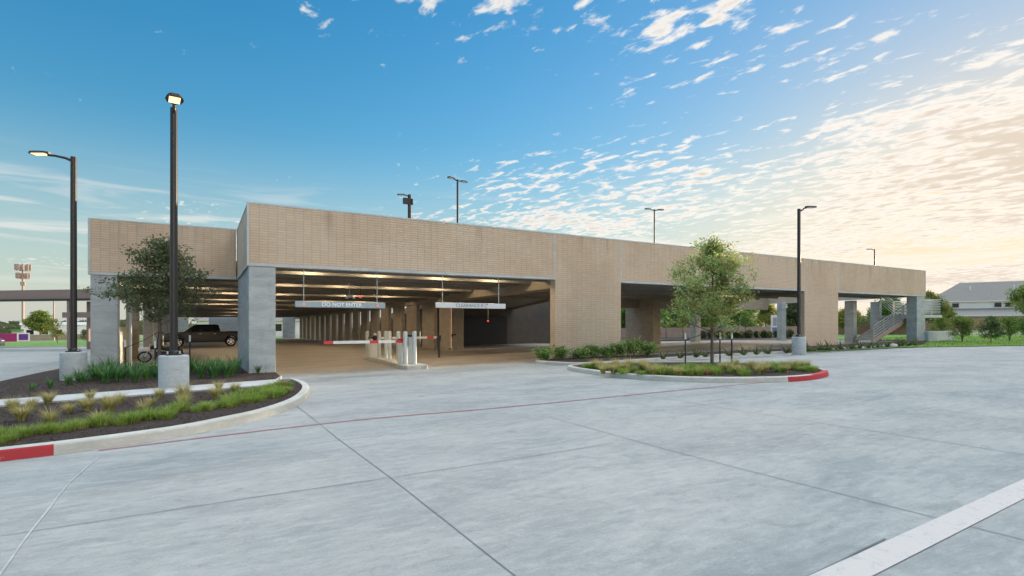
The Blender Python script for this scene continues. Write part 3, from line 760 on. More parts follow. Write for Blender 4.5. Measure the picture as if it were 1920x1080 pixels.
# ------------------------------------------------------------------ signs
def text_mesh(s, size, mat_, extrude=.004):
    cu = bpy.data.curves.new('text', 'FONT'); cu.body = s; cu.size = size; cu.extrude = extrude; cu.align_x = 'CENTER'; cu.align_y = 'CENTER'; cu.offset = size * .012
    o = bpy.data.objects.new('text', cu); COL.objects.link(o)
    dg = bpy.context.evaluated_depsgraph_get(); dg.update()
    me = bpy.data.meshes.new_from_object(o.evaluated_get(dg)); bpy.data.objects.remove(o); me.materials.clear(); me.materials.append(mat_); return me
def clearance(x0, x1, ya, z0, z1, m_, text, ml, rods, refl, label, name):
    t_ = empty(name, (x0 + x1) / 2, ya, z0); tag(t_, label, 'hanging sign', 'clearance bars hung across the garage entrance')
    w = (x1 - x0) / 2; h = z1 - z0
    m = MB(); m.box(-w, w, -.05, .05, 0, h, m_, .012); m.build('bar', t_)
    for r in rods:
        m = MB(); m.tube([(r, 0, h), (r, 0, Z1 - z0 - .0)], .012, M_GALV, 6); m.build('rod', t_)
        if refl: m = MB(); m.tube([(r, -.052, h * .5), (r, -.062, h * .5)], .055, M_REFL, 12); m.build('reflector', t_)
    me = text_mesh(text, .17, ml); o = bpy.data.objects.new('lettering', me); COL.objects.link(o); o.parent = t_
    o.location = (0, -.056, h * .5); o.rotation_euler = (R(90), 0, 0)
yb = Y0 + .14
x0, x1 = colat(553, yb), colat(721.5, yb)
clearance(x0, x1, yb, 2.03, 2.22, M_SIGN, 'DO NOT ENTER', M_LETTER, (colat(569.5, yb) - (x0 + x1) / 2, colat(707, yb) - (x0 + x1) / 2), True, 'grey bar reading DO NOT ENTER in white, hung across the left lane', 'clearance_bar')
x0, x1 = colat(817, yb), colat(947, yb)
clearance(x0, x1, yb, 2.06, 2.25, M_SIGNW, "CLEARANCE 8'-2\"", M_LETTERG, (colat(829.5, yb) - (x0 + x1) / 2, colat(935, yb) - (x0 + x1) / 2), False, 'whiter clearance bar with faint lettering hung across the right lane', 'clearance_bar')

# ------------------------------------------------------------------ gate island, bollards, barriers
isl = [at(745, 693), at(787, 693), (6.75, 24.0), (6.15, 24.0)]
mb = MB(); ox, oy = 6.3, 20.0
ip = catmull([(5.82, 16.75), (6.0, 16.45), (6.35, 16.42), (6.62, 16.7), (6.9, 20.3), (7.15, 24.0), (6.9, 24.25), (6.5, 24.1), (6.2, 20.3)], 5, True)
mb.prism(ip, -.05, .13, M_KERB); tag(mb.build('gate_island', shear=True), 'narrow raised concrete island carrying the gates in the garage entrance', 'traffic island')
mb = MB(); mb.lathe([(.076, 0), (.076, 1.05), (.072, 1.085), (.055, 1.11), (.03, 1.125), (.0, 1.13)], M_GALV, 20)
b0 = None
bol = [(777, 17.15, 'front right', 'grey steel bollard at the street end of the gate island, rightmost one'),
       (760, 17.25, '', 'grey steel bollard at the street end, just left of the rightmost one'),
       (747, 18.9, '', 'bollard right behind the near gate cabinet'),
       (730.5, 20.4, '', 'bollard in the middle of the gate island, right one of a close pair'),
       (723.5, 21.1, '', 'bollard in the middle of the gate island, left one of a close pair'),
       (711, 21.9, '', 'bollard just right of the cream gate cabinet'),
       (703, 24.0, '', 'bollard half hidden behind the cream gate cabinet'),
       (688.5, 23.6, '', 'bollard at the inner end of the gate island, leftmost one')]
for pxx, yy, _, lab in bol:
    x = colat(pxx, yy)
    if b0 is None: b0 = mb.build('bollard'); o = b0
    else: o = b0.copy(); COL.objects.link(o)
    o.location = (x, yy, g(x, yy) + (.13 if yy < 24 else .02)); tag(o, lab, 'bollard', 'bollards on the gate island')
def barrier(x, y, direction, length, hz, lab, cream=False):
    t_ = empty('barrier_gate', x, y, .13); tag(t_, lab, 'barrier gate', 'barrier gates at the garage entrance')
    mc = M_WHITE
    m = MB(); m.box(-.15, .15, -.19, .19, 0, .80, mc, .015); m.box(-.165, .165, -.205, .205, .80, .86, M_DARKM, .01); m.build('cabinet', t_)
    m = MB(); m.box(-.08, .08, -.27, -.205, hz - .22, hz + .12, M_DARKM, .02); m.tube([(0, -.30, hz), (0, -.2, hz)], .055, M_DARKM, 12); m.build('pivot', t_)
    m = MB(); d = direction; segs = 9; L = length; e = .048
    for k in range(segs):
        a = d * (.10 + L * k / segs); b = d * (.10 + L * (k + 1) / segs)
        red = k in (0, 3, 8) if d < 0 else k in (1, 3, 7)
        m.box(min(a, b), max(a, b), -.30, -.27, hz - e, hz + e, M_REDSTR if red else M_WHITE)
    m.build('arm', t_)
    return t_
bx1 = colat(757, 17.75)
barrier(bx1, 17.75, -1, bx1 - colat(613, 17.45), .78, 'barrier gate nearest the street, striped arm reaching left over the exit lane')
m = MB(); m.box(-.09, .09, -.09, .09, 0, .93, M_GALV, .015); m.box(-.10, .10, -.1, .1, .93, 1.0, M_DARKM, .01)
o = m.build('card_reader'); x = colat(768, 17.6); o.location = (x, 17.6, g(x, 17.6) + .13); tag(o, 'slim pale pedestal with dark cap between the two front bollards', 'card reader')
bx2 = colat(700, 22.6)
barrier(bx2, 22.6, 1, colat(822, 22.3) - bx2, .82, 'rear barrier gate with cream cabinet, striped arm reaching right over the entry lane')
m = MB(); m.box(-.04, .04, -.04, .04, 0, .98, M_DARKM); m.box(-.08, .08, -.05, -.041, .78, 1.02, M_DARKM); m.box(-.11, -.08, -.06, .06, .80, .97, M_DARKM)
o = m.build('arm_rest_post'); x = colat(823, 22.3); o.location = (x, 22.3, g(x, 22.3)); tag(o, 'dark post catching the tip of the rear barrier arm', 'post')

# ------------------------------------------------------------------ lamps
def lamp_ground(px, py, dz, height, az, lit, lab, arm=.62):
    x, y = at(px, py, dz); t_ = empty('street_lamp', x, y, dz); tag(t_, lab, 'street lamp', 'pole lamps standing on round concrete bases')
    m = MB(); m.lathe([(.285, -.1), (.285, .66), (.275, .685), (.255, .695), (0, .696)], M_CONC, 40); m.build('concrete_base', t_)
    m = MB(); m.box(-.15, .15, -.15, .15, .70, .725, M_BLACK)
    for sx in (-1, 1):
        for sy in (-1, 1): m.tube([(sx * .11, sy * .11, .72), (sx * .11, sy * .11, .78)], .018, M_STEEL, 6)
    m.lathe([(.12, .725), (.12, .76), (.08, .80)], M_BLACK, 16); m.build('base_plate', t_)
    m = MB(); m.tube([(0, 0, .75), (0, 0, height)], [.075, .068], M_BLACK, 16); m.build('pole', t_)
    c, s = math.cos(az), math.sin(az)
    def P(l, w, z): return (l * c - w * s, l * s + w * c, z)
    m = MB(); m.tube([P(.03, 0, height - .10), P(.2, 0, height - .03), P(arm * .75, 0, height + .03), P(arm + .05, 0, height + .05)], [.045, .035, .032, .03], M_BLACK, 8); m.build('arm', t_)
    head(t_, P, arm, height + .05, lit)
    return t_
def head(t_, P, l0, z, lit):
    prof = [(l0, .05), (l0 + .06, .13), (l0 + .25, .17), (l0 + .42, .15), (l0 + .50, .08)]
    vs = []; n = len(prof)
    for l, w in prof: vs += [P(l, -w, z + .02), P(l, w, z + .02), P(l, w * .8, z + .075), P(l, -w * .8, z + .075)]
    fs = []
    for i in range(n - 1):
        for k in range(4): a = i * 4 + k; b = i * 4 + (k + 1) % 4; fs.append((a, b, b + 4, a + 4))
    fs += [(3, 2, 1, 0), (4 * n - 4, 4 * n - 3, 4 * n - 2, 4 * n - 1)]
    m = MB(); m.add(vs, fs, M_BLACK); h = m.build('lamp_head', t_)
    m = MB(); vs = [P(l0 + .08, -.10, z + .012), P(l0 + .42, -.10, z + .012), P(l0 + .42, .10, z + .012), P(l0 + .08, .10, z + .012)]
    vs2 = [(a, b, c_ + .007) for a, b, c_ in vs]
    m.add(vs + vs2, [(3, 2, 1, 0), (4, 5, 6, 7), (0, 1, 5, 4), (1, 2, 6, 5), (2, 3, 7, 6), (3, 0, 4, 7)], M_LENSW if lit else M_LAMPG)
    m.build('lens', t_).parent = h
lamp_ground(326, 726, .13, 6.05, R(-86), True, 'tall dark lamp lit toward the viewer, on a concrete base before the left tree', .06)
lamp_ground(138, 709, .13, 5.85, R(150), True, 'dark lamp at the far left with its lit arm reaching left')
lamp_ground(1498, 661, .1, 6.35, R(-25), False, 'dark lamp by the right brick pier with its arm reaching right', .3)
bpy.context.view_layer.update()
def lamp_roof(px, d, ztop, heads, lab, r=.06, extra=False):
    x, y = dist_at(px, d); t_ = empty('rooftop_lamp', x, y, ZD); tag(t_, lab, 'rooftop lamp', 'lamps on the garage roof')
    h = ztop - ZD
    m = MB(); m.box(-.2, .2, -.2, .2, 0, .5, M_CONC, .02); m.build('footing', t_)
    m = MB(); m.tube([(0, 0, .5), (0, 0, h)], r, M_BLACK, 10); m.build('pole', t_)
    for az in heads:
        c, s = math.cos(az), math.sin(az)
        P = lambda l, w, z, c=c, s=s: (l * c - w * s, l * s + w * c, z)
        m = MB(); m.tube([P(0, 0, h - .1), P(.3, 0, h - .02)], .035, M_BLACK, 8); m.build('arm', t_)
        head(t_, P, .28, h - .05, False)
    if extra:
        m = MB(); m.box(-.42, -.06, -.12, .12, h - .62, h - .25, M_DARKM, .01); m.build('control_box', t_)
        m = MB(); m.box(.10, .20, -.1, .1, h - .65, h - .25, M_DARKM, .01); m.build('bracket', t_)
_t = lamp_roof(768, 34, 10.0, (R(155),), 'thick rooftop pole with side boxes, leftmost above the brick fascia', .12, True)
lamp_roof(858, 31, 10.1, (R(200), R(20)), 'two headed rooftop lamp just right of the thick pole')
lamp_roof(1227, 39, 10.0, (R(165), R(-15)), 'two headed rooftop lamp rising left of the right tree', .05)
lamp_roof(1640, 52, 8.7, (R(150),), 'short single headed rooftop lamp near the garage right end', .06)

# ------------------------------------------------------------------ trees
def leaf_quads(mb, centers, rng, n_per, spread, size, m):
    vs = []; fs = []
    for c in centers:
        for _ in range(n_per):
            p = Vector(c) + Vector((rng.gauss(0, spread), rng.gauss(0, spread), rng.gauss(0, spread * .7)))
            a = Vector((rng.gauss(0, 1), rng.gauss(0, 1), rng.gauss(0, .7)));
            if a.length < 1e-3: continue
            a.normalize(); b = a.orthogonal().normalized(); b.rotate(Matrix.Rotation(rng.uniform(0, 6.28), 3, a))
            s = size * rng.uniform(.6, 1.3); i = len(vs)
            vs += [p - a * s, p + b * s * .38, p + a * s, p - b * s * .38]; fs.append((i, i + 1, i + 2, i + 3))
    mb.add(vs, fs, m)
def tree(name, x, y, dz, H, crown_r, crown_lo, seed, m_leaf, lab, cat='tree', n_limb=16, per=26, size=.05, trunk_r=.07, group=None, wob=.3, shape=.55, sub=9, spread=.11, m_leaf2=None, stems=1, up=.55):
    rng = random.Random(seed); t_ = empty(name, x, y, dz); tag(t_, lab, cat, group)
    m = MB(); cents = []
    for st in range(stems):
        lean = Vector((rng.uniform(-1, 1), rng.uniform(-1, 1), 0)) * (.02 if stems == 1 else .22) * H
        tp = [lean * (k / 6) ** 1.2 + Vector((rng.gauss(0, .012) * H * .2 * k / 6, rng.gauss(0, .012) * H * .2 * k / 6, H * .93 * k / 6)) for k in range(7)]
        m.tube(tp, [trunk_r * (1 - .13 * k) / (1 if stems == 1 else 1.8) for k in range(7)], M_BARK, 8)
        nl = n_limb // stems + 1
        for i in range(nl):
            f = (i + .5) / nl; zb = crown_lo + (H * .9 - crown_lo) * f ** 1.05
            k = min(5, int(zb / (H * .93) * 6)); base = tp[k].lerp(tp[k + 1], (zb / (H * .93) * 6) - k)
            prof = max(.12, (1 - abs(f - .28) / .75) ** (.8 if shape < .6 else .5) if f > .28 else .72 + f)
            prof = prof * (1 - shape * f * .5)
            L = crown_r * prof * rng.uniform(.7, 1.15); az = i * 2.39996 + rng.uniform(-.5, .5) + st * 2
            el = up * rng.uniform(.3, 1.1) + f * .6
            d = Vector((math.cos(az) * math.cos(el), math.sin(az) * math.cos(el), math.sin(el)))
            pts = [base]; nseg = 5
            for s in range(nseg):
                d = (d + Vector((rng.gauss(0, wob), rng.gauss(0, wob), rng.gauss(0, wob) * .6 + .05)) * .5).normalized()
                pts.append(pts[-1] + d * L / nseg)
            r0 = trunk_r * .32 * (1 - .5 * f)
            m.tube(pts, [r0 * (1 - .16 * q) for q in range(nseg + 1)], M_BARK, 5, cap=False)
            for s in range(max(2, int(sub * (.3 + .8 * prof)))):
                fr = rng.uniform(.25, 1.0) * nseg; q = min(nseg - 1, int(fr)); pb = pts[q].lerp(pts[q + 1], fr - q)
                dd = Vector((rng.gauss(0, 1), rng.gauss(0, 1), rng.gauss(.25, .7))).normalized()
                l2 = L * rng.uniform(.15, .38); pe = pb + dd * l2
                m.tube([pb, pb.lerp(pe, .5) + Vector((0, 0, .02)), pe], [r0 * .35, r0 * .25, r0 * .12], M_BARK, 4, cap=False)
                cents += [pe, pb.lerp(pe, .55)]
            cents.append(pts[-1])
        cents.append(tp[-1])
    m.build('trunk', t_)
    m = MB(); half = int(len(cents) * (1 if m_leaf2 is None else .6)); rng.shuffle(cents)
    leaf_quads(m, cents[:half], rng, per, spread, size, m_leaf)
    if m_leaf2: leaf_quads(m, cents[half:], rng, per, spread, size, m_leaf2)
    m.build('crown', t_)
    return t_
tlx, tly = colat(299, 19.0), 19.0
tree('young_oak', tlx, tly, .09, 4.15, 1.85, 1.4, 11, M_LEAF_DARK, 'young dark leaved oak staked in the left bed behind the tall lamp', n_limb=32, per=20, size=.055, trunk_r=.055, sub=9, spread=.11, shape=.75, wob=.36, up=.42)
trx, try_ = at(1335, 684, .1)
tree('young_oak', trx, try_, .1, 4.0, 1.85, .95, 29, M_LEAF_LIGHT, 'young pale green oak standing alone in the right island', n_limb=36, per=20, size=.055, trunk_r=.055, sub=9, spread=.11, m_leaf2=M_LEAF_YEL, shape=.62, wob=.38, up=.6)
# stakes with white tops and guy straps
def stake(px, y, ztop, dz, tx, ty, tz, lab, lean=0):
    x = colat(px, y); t_ = empty('tree_stake', x, y, dz); tag(t_, lab, 'stake', 'tree stakes')
    m = MB(); m.tube([(lean, 0, -.1), (0, 0, ztop - .2)], .022, M_STAKE, 8); m.build('post', t_)
    m = MB(); m.tube([(0, 0, ztop - .2), (0, 0, ztop)], .026, M_WHITE, 8); m.build('cap', t_)
    m = MB(); a = Vector((0, 0, ztop - .22)); b = Vector((tx - x, ty - y, tz)); mid = a.lerp(b, .5) - Vector((0, 0, .04))
    m.tube([a, mid, b], .010, M_STAKE, 5); m.build('strap', t_)
stake(235, 18.4, 1.02, .09, tlx, tly, 1.25, 'leftmost of the three stakes round the left tree')
stake(291, 18.0, .98, .09, tlx, tly, 1.25, 'middle stake at the left tree, right beside its trunk')
stake(356, 19.4, 1.12, .09, tlx, tly, 1.25, 'stake right of the tall lamp pole at the left tree')
for px, lab in ((1285, 'stake left of the trunk in the right island'), (1350, 'stake just right of the trunk in the right island'), (1372, 'rightmost stake of the right island')):
    x, y = at(px, 686, .1); stake(px, y, 1.02, .1, trx, try_, 1.15, lab)

# ------------------------------------------------------------------ beds: clump grasses, strap plants, shrubs, mulch chips
def blades(rng, n, L, spread, curve, w, m, mb=None, lean=(.05, .35)):
    mb = mb or MB(); vs = []; fs = []
    for _ in range(n):
        az = rng.uniform(0, 6.283); t0 = rng.uniform(0, spread * .5); ln = L * rng.uniform(.55, 1.1); cv = curve * rng.uniform(.4, 1.3)
        c, s = math.cos(az), math.sin(az); tw = az + 1.57 + rng.uniform(-.5, .5); wx, wy = math.cos(tw) * w, math.sin(tw) * w
        bx_, by_ = c * t0, s * t0; i = len(vs); r = 0; z = 0; ang = rng.uniform(*lean); S = 4
        for k in range(S + 1):
            ww = (1 - (k / S) ** 1.5) * .9 + .08
            vs += [(bx_ + c * r - wx * ww, by_ + s * r - wy * ww, z), (bx_ + c * r + wx * ww, by_ + s * r + wy * ww, z)]
            r += math.sin(ang) * ln / S; z += math.cos(ang) * ln / S; ang += cv / S
        for k in range(S): fs.append((i + 2 * k, i + 2 * k + 1, i + 2 * k + 3, i + 2 * k + 2))
    mb.add(vs, fs, m); return mb
rng = random.Random(5)
def protos(name, n, fn):
    out = []
    for k in range(n): out.append(fn(k).build(name))
    return out
USED = set()
def put(ps, x, y, dz, sc, lab, cat, group):
    o = rng.choice(ps)
    if o.name in USED: o = o.copy(); COL.objects.link(o)
    USED.add(o.name)
    o.location = (x, y, g(x, y) + dz); o.rotation_euler = (rng.uniform(-.06, .06), rng.uniform(-.06, .06), rng.uniform(0, 6.28)); o.scale = (sc, sc, sc * rng.uniform(.85, 1.15))
    tag(o, lab, cat, group); return o
G = protos('grass_clump', 4, lambda k: blades(rng, 230, .22, .26, 1.5, .0045, M_GRASS, blades(rng, (20, 60, 120, 40)[k], .2, .24, 1.6, .004, M_STRAW)))
FG = protos('feather_grass', 4, lambda k: blades(rng, 110, .28, .12, .9, .005, M_GRASS, blades(rng, 300, .44, .12, 1.5, .0042, M_STRAW)))
def lerp_pts(pts, t):
    n = len(pts) - 1; k = min(n - 1, int(t * n)); f = t * n - k
    return (pts[k][0] * (1 - f) + pts[k + 1][0] * f, pts[k][1] * (1 - f) + pts[k + 1][1] * f)
# low border row behind the left kerb (pixel survey of the row, front and back line)
rowf = [at(-80, 843, .1), at(0, 832, .1), at(150, 806, .1), at(300, 787, .1), at(420, 768, .1), at(500, 752, .1), at(545, 738, .1)]
n = 50
for i in range(n):
    t = (i + rng.uniform(-.3, .3)) / n; x, y = lerp_pts(rowf, max(0, min(1, t)))
    x += rng.uniform(-.09, .09); y += rng.uniform(-.02, .36 + .25 * (t > .55))
    put(G, x, y, .1, rng.uniform(.6, .95), 'low green grass clump in the border row behind the left kerb', 'grass clump', 'green grass clumps in the left island border')
for (px, py) in ((40, 790), (95, 798), (185, 792), (270, 775), (285, 762), (225, 757), (405, 747), (345, 765), (440, 738), (25, 770), (165, 770), (130, 776), (60, 768), (90, 757), (205, 775), (345, 752), (410, 733), (170, 750), (300, 748)):
    x, y = at(px, py, .1)
    put(FG, x, y, .1, rng.uniform(.5, .9), 'straw tipped feather grass among the mulch of the left island', 'feather grass', 'feather grass tufts in the left island')
for (px, py) in ((455, 745), (480, 742), (505, 734), (520, 728), (540, 726), (500, 741), (470, 752), (430, 757)):
    x, y = at(px, py, .1); put(G, x, y, .1, rng.uniform(.8, 1.1), 'low green grass clump in the border row behind the left kerb', 'grass clump', 'green grass clumps in the left island border')
# right island planting
for i in range(95):
    t = i / 95; pxx = 1100 + 430 * t + rng.uniform(-6, 6)
    top = 690 if pxx < 1200 else 688.5; bot = 699 + 8 * math.sin(math.pi * min(1, max(0, (pxx - 1080) / 460))) - .5
    py = rng.uniform(top + 1.5, bot) if pxx > 1130 else 691 + (pxx - 1100) * .1
    if pxx > 1490: py = min(py, 703)
    x, y = at(pxx, py, .1)
    if rng.random() < .66: put(G, x, y, .1, rng.uniform(.8, 1.2), 'low green grass clump in the right island under the oak', 'grass clump', 'green grass clumps in the right island')
    else: put(FG, x, y, .1, rng.uniform(.65, .95), 'straw coloured feather grass in the right island', 'feather grass', 'feather grass tufts in the right island')
RU = protos('faded_plant', 1, lambda k: blades(rng, 70, .16, .2, 1.2, .012, M_RUST))
for px, py, lb in ((1142, 697, 'rust coloured faded plant at the left tip of the right island'), (1325, 702, 'rust coloured faded plant under the right oak'), (530, 727, 'rust coloured faded plant at the rounded end of the left island')):
    x, y = at(px, py, .1); put(RU, x, y, .1, 1.1, lb, 'plant', 'faded rust coloured plants')
# strap leaved plants behind the strip
SP = protos('strap_leaf_plant', 4, lambda k: blades(rng, 60, .68, .16, 1.15, .018, M_LEAF_DEEP, blades(rng, 14, .6, .16, .9, .016, M_LEAF_MID)))
for (px, y, s) in ((372, 16.2, .9), (392, 16.9, 1.1), (405, 16.0, 1.0), (425, 16.8, .95), (440, 17.4, 1.0), (268, 16.6, .95), (250, 17.5, .9), (235, 16.8, .85), (215, 17.6, .9), (197, 16.9, .9), (180, 17.8, .95), (165, 16.6, .8), (285, 17.6, 1.0), (185, 18.9, .9), (205, 19.4, .9), (150, 17.0, .7), (222, 16.4, .9), (258, 15.9, .8), (190, 16.2, .9), (275, 18.3, 1.0), (400, 17.6, 1.1), (380, 17.4, 1.0), (432, 16.2, .9), (172, 17.2, .9), (240, 18.6, .95), (300, 16.9, .8), (365, 18.2, .95), (130, 16.2, .7)):
    x = colat(px, y); put(SP, x + rng.uniform(-.12, .12), y, .09, s * rng.uniform(.6, 1.05), 'dark strap leaved plant in the bed before the recessed opening', 'plant', 'strap leaved plants in the left bed')
for (px, y, s, lb) in ((484, Y0 - .25, .42, 'small strap plant at the foot of the front concrete column'), (95, 15.4, .4, 'small pale tuft alone in the mulch at the far left of the bed'), (60, 15.0, .35, 'smallest tuft in the mulch left of the lamp base')):
    x = colat(px, y); put(SP, x, y, .09, s, lb, 'plant', None)
AG = protos('agave', 3, lambda k: blades(rng, 34, .42, .08, .3, .026, M_LEAF_DARK, None, (.25, 1.25)))
for i, px in enumerate((1243, 1275, 1305, 1322, 1368, 1395, 1418, 1440, 1475, 1515, 1538, 1556, 1577, 1597, 1612, 1628, 1646, 1664, 1690, 1704, 1716)):
    py = 674 - (px - 1226) * .0475 if px < 1500 else 659.0 - (px - 1500) * .052
    x, y = at(px, py, .1); put(AG, x, y, .1, rng.uniform(1.0, 1.4), 'spiky dark agave in the mulch strip along the garage front', 'agave', 'agaves along the garage front')
def rock(k):
    bm = bmesh.new(); bmesh.ops.create_icosphere(bm, subdivisions=2, radius=.2)
    for v in bm.verts: v.co *= 1 + .28 * mnoise.noise(v.co * 5 + Vector((k * 7, 0, 0))); v.co.z *= .6
    bm.verts.index_update(); m = MB(); m.add([v.co[:] for v in bm.verts], [[v.index for v in f.verts] for f in bm.faces], M_ROCK); bm.free(); return m
RK = protos('white_rock', 3, rock)
for px in (1568, 1588, 1605, 1622, 1638, 1655, 1672, 1684):
    x, y = at(px, 658.2 - (px - 1500) * .052, .1); put(RK, x, y + .25, .1, rng.uniform(.7, 1.1), 'pale limestone between the agaves by the right opening', 'rock', 'pale rocks among the agaves')
def shrub(px, y, dz, h, r, seed, m1, lab, m2=None, n=12, per=16, size=.05, group=None, name='shrub', stems=3, x=None, sub=5, spread=.1, lo=.12):
    x = colat(px, y) if x is None else x
    return tree(name, x, y, dz, h, r, lo * h, seed, m1, lab, 'shrub', n, per, size, .02 if h < 1.2 else .04, group, .35, .3, sub, spread, m2, stems, .7)
for i, (px, y, h, r, lb) in enumerate(((1022, 16.35, .42, .36, 'leafy shrub at the left end of the wall bed'), (1052, 16.5, .5, .36, 'leafy shrub at the left corner of the brick pier'), (1088, 16.3, .36, .34, 'low leafy shrub before the brick pier, left one'),
                              (1112, 16.5, .5, .32, 'taller leafy shrub before the brick pier'), (1140, 16.2, .34, .34, 'low leafy shrub before the brick pier, right one'), (1162, 16.1, .5, .4, 'bushy shrub at the right corner of the brick pier'),
                              (1188, 15.9, .62, .46, 'bushy shrub left of the agaves, taller one'), (1214, 15.8, .58, .44, 'bushy shrub directly left of the first agave'))):
    shrub(px, y, .1, h * rng.uniform(.5, .85), r * 1.3, 60 + i, M_LEAF_MID, lb, m2=M_LEAF_LIGHT, n=16, per=9, size=.05, spread=.08, sub=6)
# mulch chips, loose bark
rngc = random.Random(9)
def inside(p, poly):
    c = False; j = len(poly) - 1
    for i in range(len(poly)):
        if (poly[i][1] > p[1]) != (poly[j][1] > p[1]) and p[0] < (poly[j][0] - poly[i][0]) * (p[1] - poly[i][1]) / (poly[j][1] - poly[i][1]) + poly[i][0]: c = not c
        j = i
    return c
M_CHIP = leafmat('bark_chip', (.02, .013, .01), (.065, .04, .03), (.16, .10, .07), .0, .9)
mb = MB(); vs = []; fs = []
for poly, z, cnt, bb in ((bed1, .107, 9000, (-6, 2.1, 7, 14.2)), (bed2, .092, 6000, (-7, 1.8, 12.6, 18.5)), (in_r, .107, 1500, (8, 15, 8, 13))):
    for _ in range(cnt):
        p = (rngc.uniform(bb[0], bb[1]), rngc.uniform(bb[2], bb[3]))
        if not inside(p, poly): continue
        a = rngc.uniform(0, 6.28); l = rngc.uniform(.008, .03); w = l * rngc.uniform(.25, .5); zt = z + rngc.uniform(0, .022)
        c, s = math.cos(a), math.sin(a); i = len(vs); tz = rngc.uniform(-.012, .012)
        vs += [(p[0] - c * l, p[1] - s * l, zt - tz), (p[0] + s * w, p[1] - c * w, zt + .006), (p[0] + c * l, p[1] + s * l, zt + tz), (p[0] - s * w, p[1] + c * w, zt + .004)]; fs.append((i, i + 1, i + 2, i + 3))
mb.add(vs, fs, M_CHIP); o = mb.build('bark_chips', shear=True); o['kind'] = 'stuff'; o['label'] = 'loose dark bark chips scattered over the beds'; o['category'] = 'mulch'
# lawn blades near the verge
mb = MB(); vs = []; fs = []
for _ in range(26000):
    p = (rngc.uniform(24.5, 62), rngc.uniform(5, 24))
    if not inside(p, lawn_poly): continue
    h = rngc.uniform(.04, .09); a = rngc.uniform(0, 6.28); w = .018; i = len(vs)
    vs += [(p[0] - math.cos(a) * w, p[1] - math.sin(a) * w, .03), (p[0] + math.cos(a) * w, p[1] + math.sin(a) * w, .03), (p[0] + rngc.uniform(-.03, .03), p[1] + rngc.uniform(-.03, .03), .03 + h)]; fs.append((i, i + 1, i + 2))
mb.add(vs, fs, M_GRASS); o = mb.build('lawn_grass', shear=True); o['kind'] = 'stuff'; o['label'] = 'short bright grass growing on the lawn at the right'; o['category'] = 'grass'

# ------------------------------------------------------------------ vehicles
def extrude_profile(mb, prof, hw, belt, tumble, m, bev=.04):
    """closed side profile (x,z) to a body of half width hw that narrows above the belt line"""
    bm = bmesh.new(); n = len(prof); rows = []
    for sgn, ins in ((-1, 0), (1, 0)):
        rows.append([bm.verts.new((x, sgn * (hw - (max(0, z - belt) * tumble)), z)) for x, z in prof])
    for i in range(n):
        j = (i + 1) % n; bm.faces.new((rows[0][i], rows[0][j], rows[1][j], rows[1][i]))
    fa = bm.faces.new(rows[0][::-1]); fb = bm.faces.new(rows[1])
    ed = list(set(fa.edges[:] + fb.edges[:]))
    bmesh.ops.recalc_face_normals(bm, faces=bm.faces[:])
    bmesh.ops.bevel(bm, geom=ed, offset=bev, segments=3, affect='EDGES', profile=.6)
    bmesh.ops.triangulate(bm, faces=[f for f in bm.faces if len(f.verts) > 4])
    bm.verts.index_update(); mb.add([v.co[:] for v in bm.verts], [[v.index for v in f.verts] for f in bm.faces], m, True); bm.free()
def wheel(t_, x, y, r, side, n=5):
    m = MB(); w = .12
    m.tube([(x, y - w, r), (x, y - w * .8, r), (x, y + w * .8, r), (x, y + w, r)], [r * .9, r, r, r * .9], M_TYRE, 28); o = m.build('wheel', t_)
    m = MB(); yo = y + side * (w + .004); R1 = r * .66
    m.tube([(x, y + side * w * .6, r), (x, yo, r)], [R1, R1], M_DARKM, 24)
    for k in range(24):
        a, b = 2 * math.pi * k / 24, 2 * math.pi * (k + 1) / 24
        m.add([(x + math.cos(q) * rr, yo + side * .008, r + math.sin(q) * rr) for q, rr in ((a, R1), (b, R1), (b, R1 * .86), (a, R1 * .86))], [(0, 1, 2, 3)], M_RIM)
    for k in range(n):
        a = 2 * math.pi * k / n + .3; c, s = math.cos(a), math.sin(a)
        vs = [(x + c * rr - s * ww, yo + side * .012, r + s * rr + c * ww) for rr, ww in ((.03, .035), (R1 * .9, .05), (R1 * .9, -.05), (.03, -.035))]
        m.add(vs, [(0, 1, 2, 3)], M_RIM)
    m.tube([(x, yo, r), (x, yo + side * .02, r)], .06, M_RIM, 12); m.build('rim', t_).parent = o
def glass(t_, name, pts, y, side, belt, hw, tumble, m_=M_GLASS):
    m = MB(); vs = [(x, side * (hw - max(0, z - belt) * tumble + .006), z) for x, z in pts]
    vs2 = [(x, yy - side * .02, z) for x, yy, z in vs]; n = len(vs)
    m.add(vs + vs2, [tuple(range(n)), tuple(reversed(range(n, 2 * n)))] + [(i, (i + 1) % n, n + (i + 1) % n, n + i) for i in range(n)], m_); m.build(name, t_)
tx, ty = at(385, 649.5)
pk = empty('pickup_truck', tx, ty, 0, R(0)); tag(pk, 'black crew cab pickup with bright alloy wheels parked inside the garage', 'pickup truck')
hwp = .97
prof = [(-2.9, .42), (-2.95, .75), (-2.85, 1.08), (-2.6, 1.17), (-1.55, 1.24), (-.85, 1.80), (-.55, 1.88), (.75, 1.88), (.98, 1.82), (1.12, 1.30), (2.82, 1.30), (2.86, .95), (2.92, .5), (2.4, .42), (2.35, .55), (2.2, .80), (1.9, .90), (1.6, .80), (1.45, .55), (1.4, .38), (-1.45, .38), (-1.5, .55), (-1.65, .80), (-1.95, .90), (-2.25, .80), (-2.4, .55), (-2.45, .42)]
m = MB(); extrude_profile(m, prof, hwp, 1.2, .28, M_CARBLK, .05); m.build('body', pk)
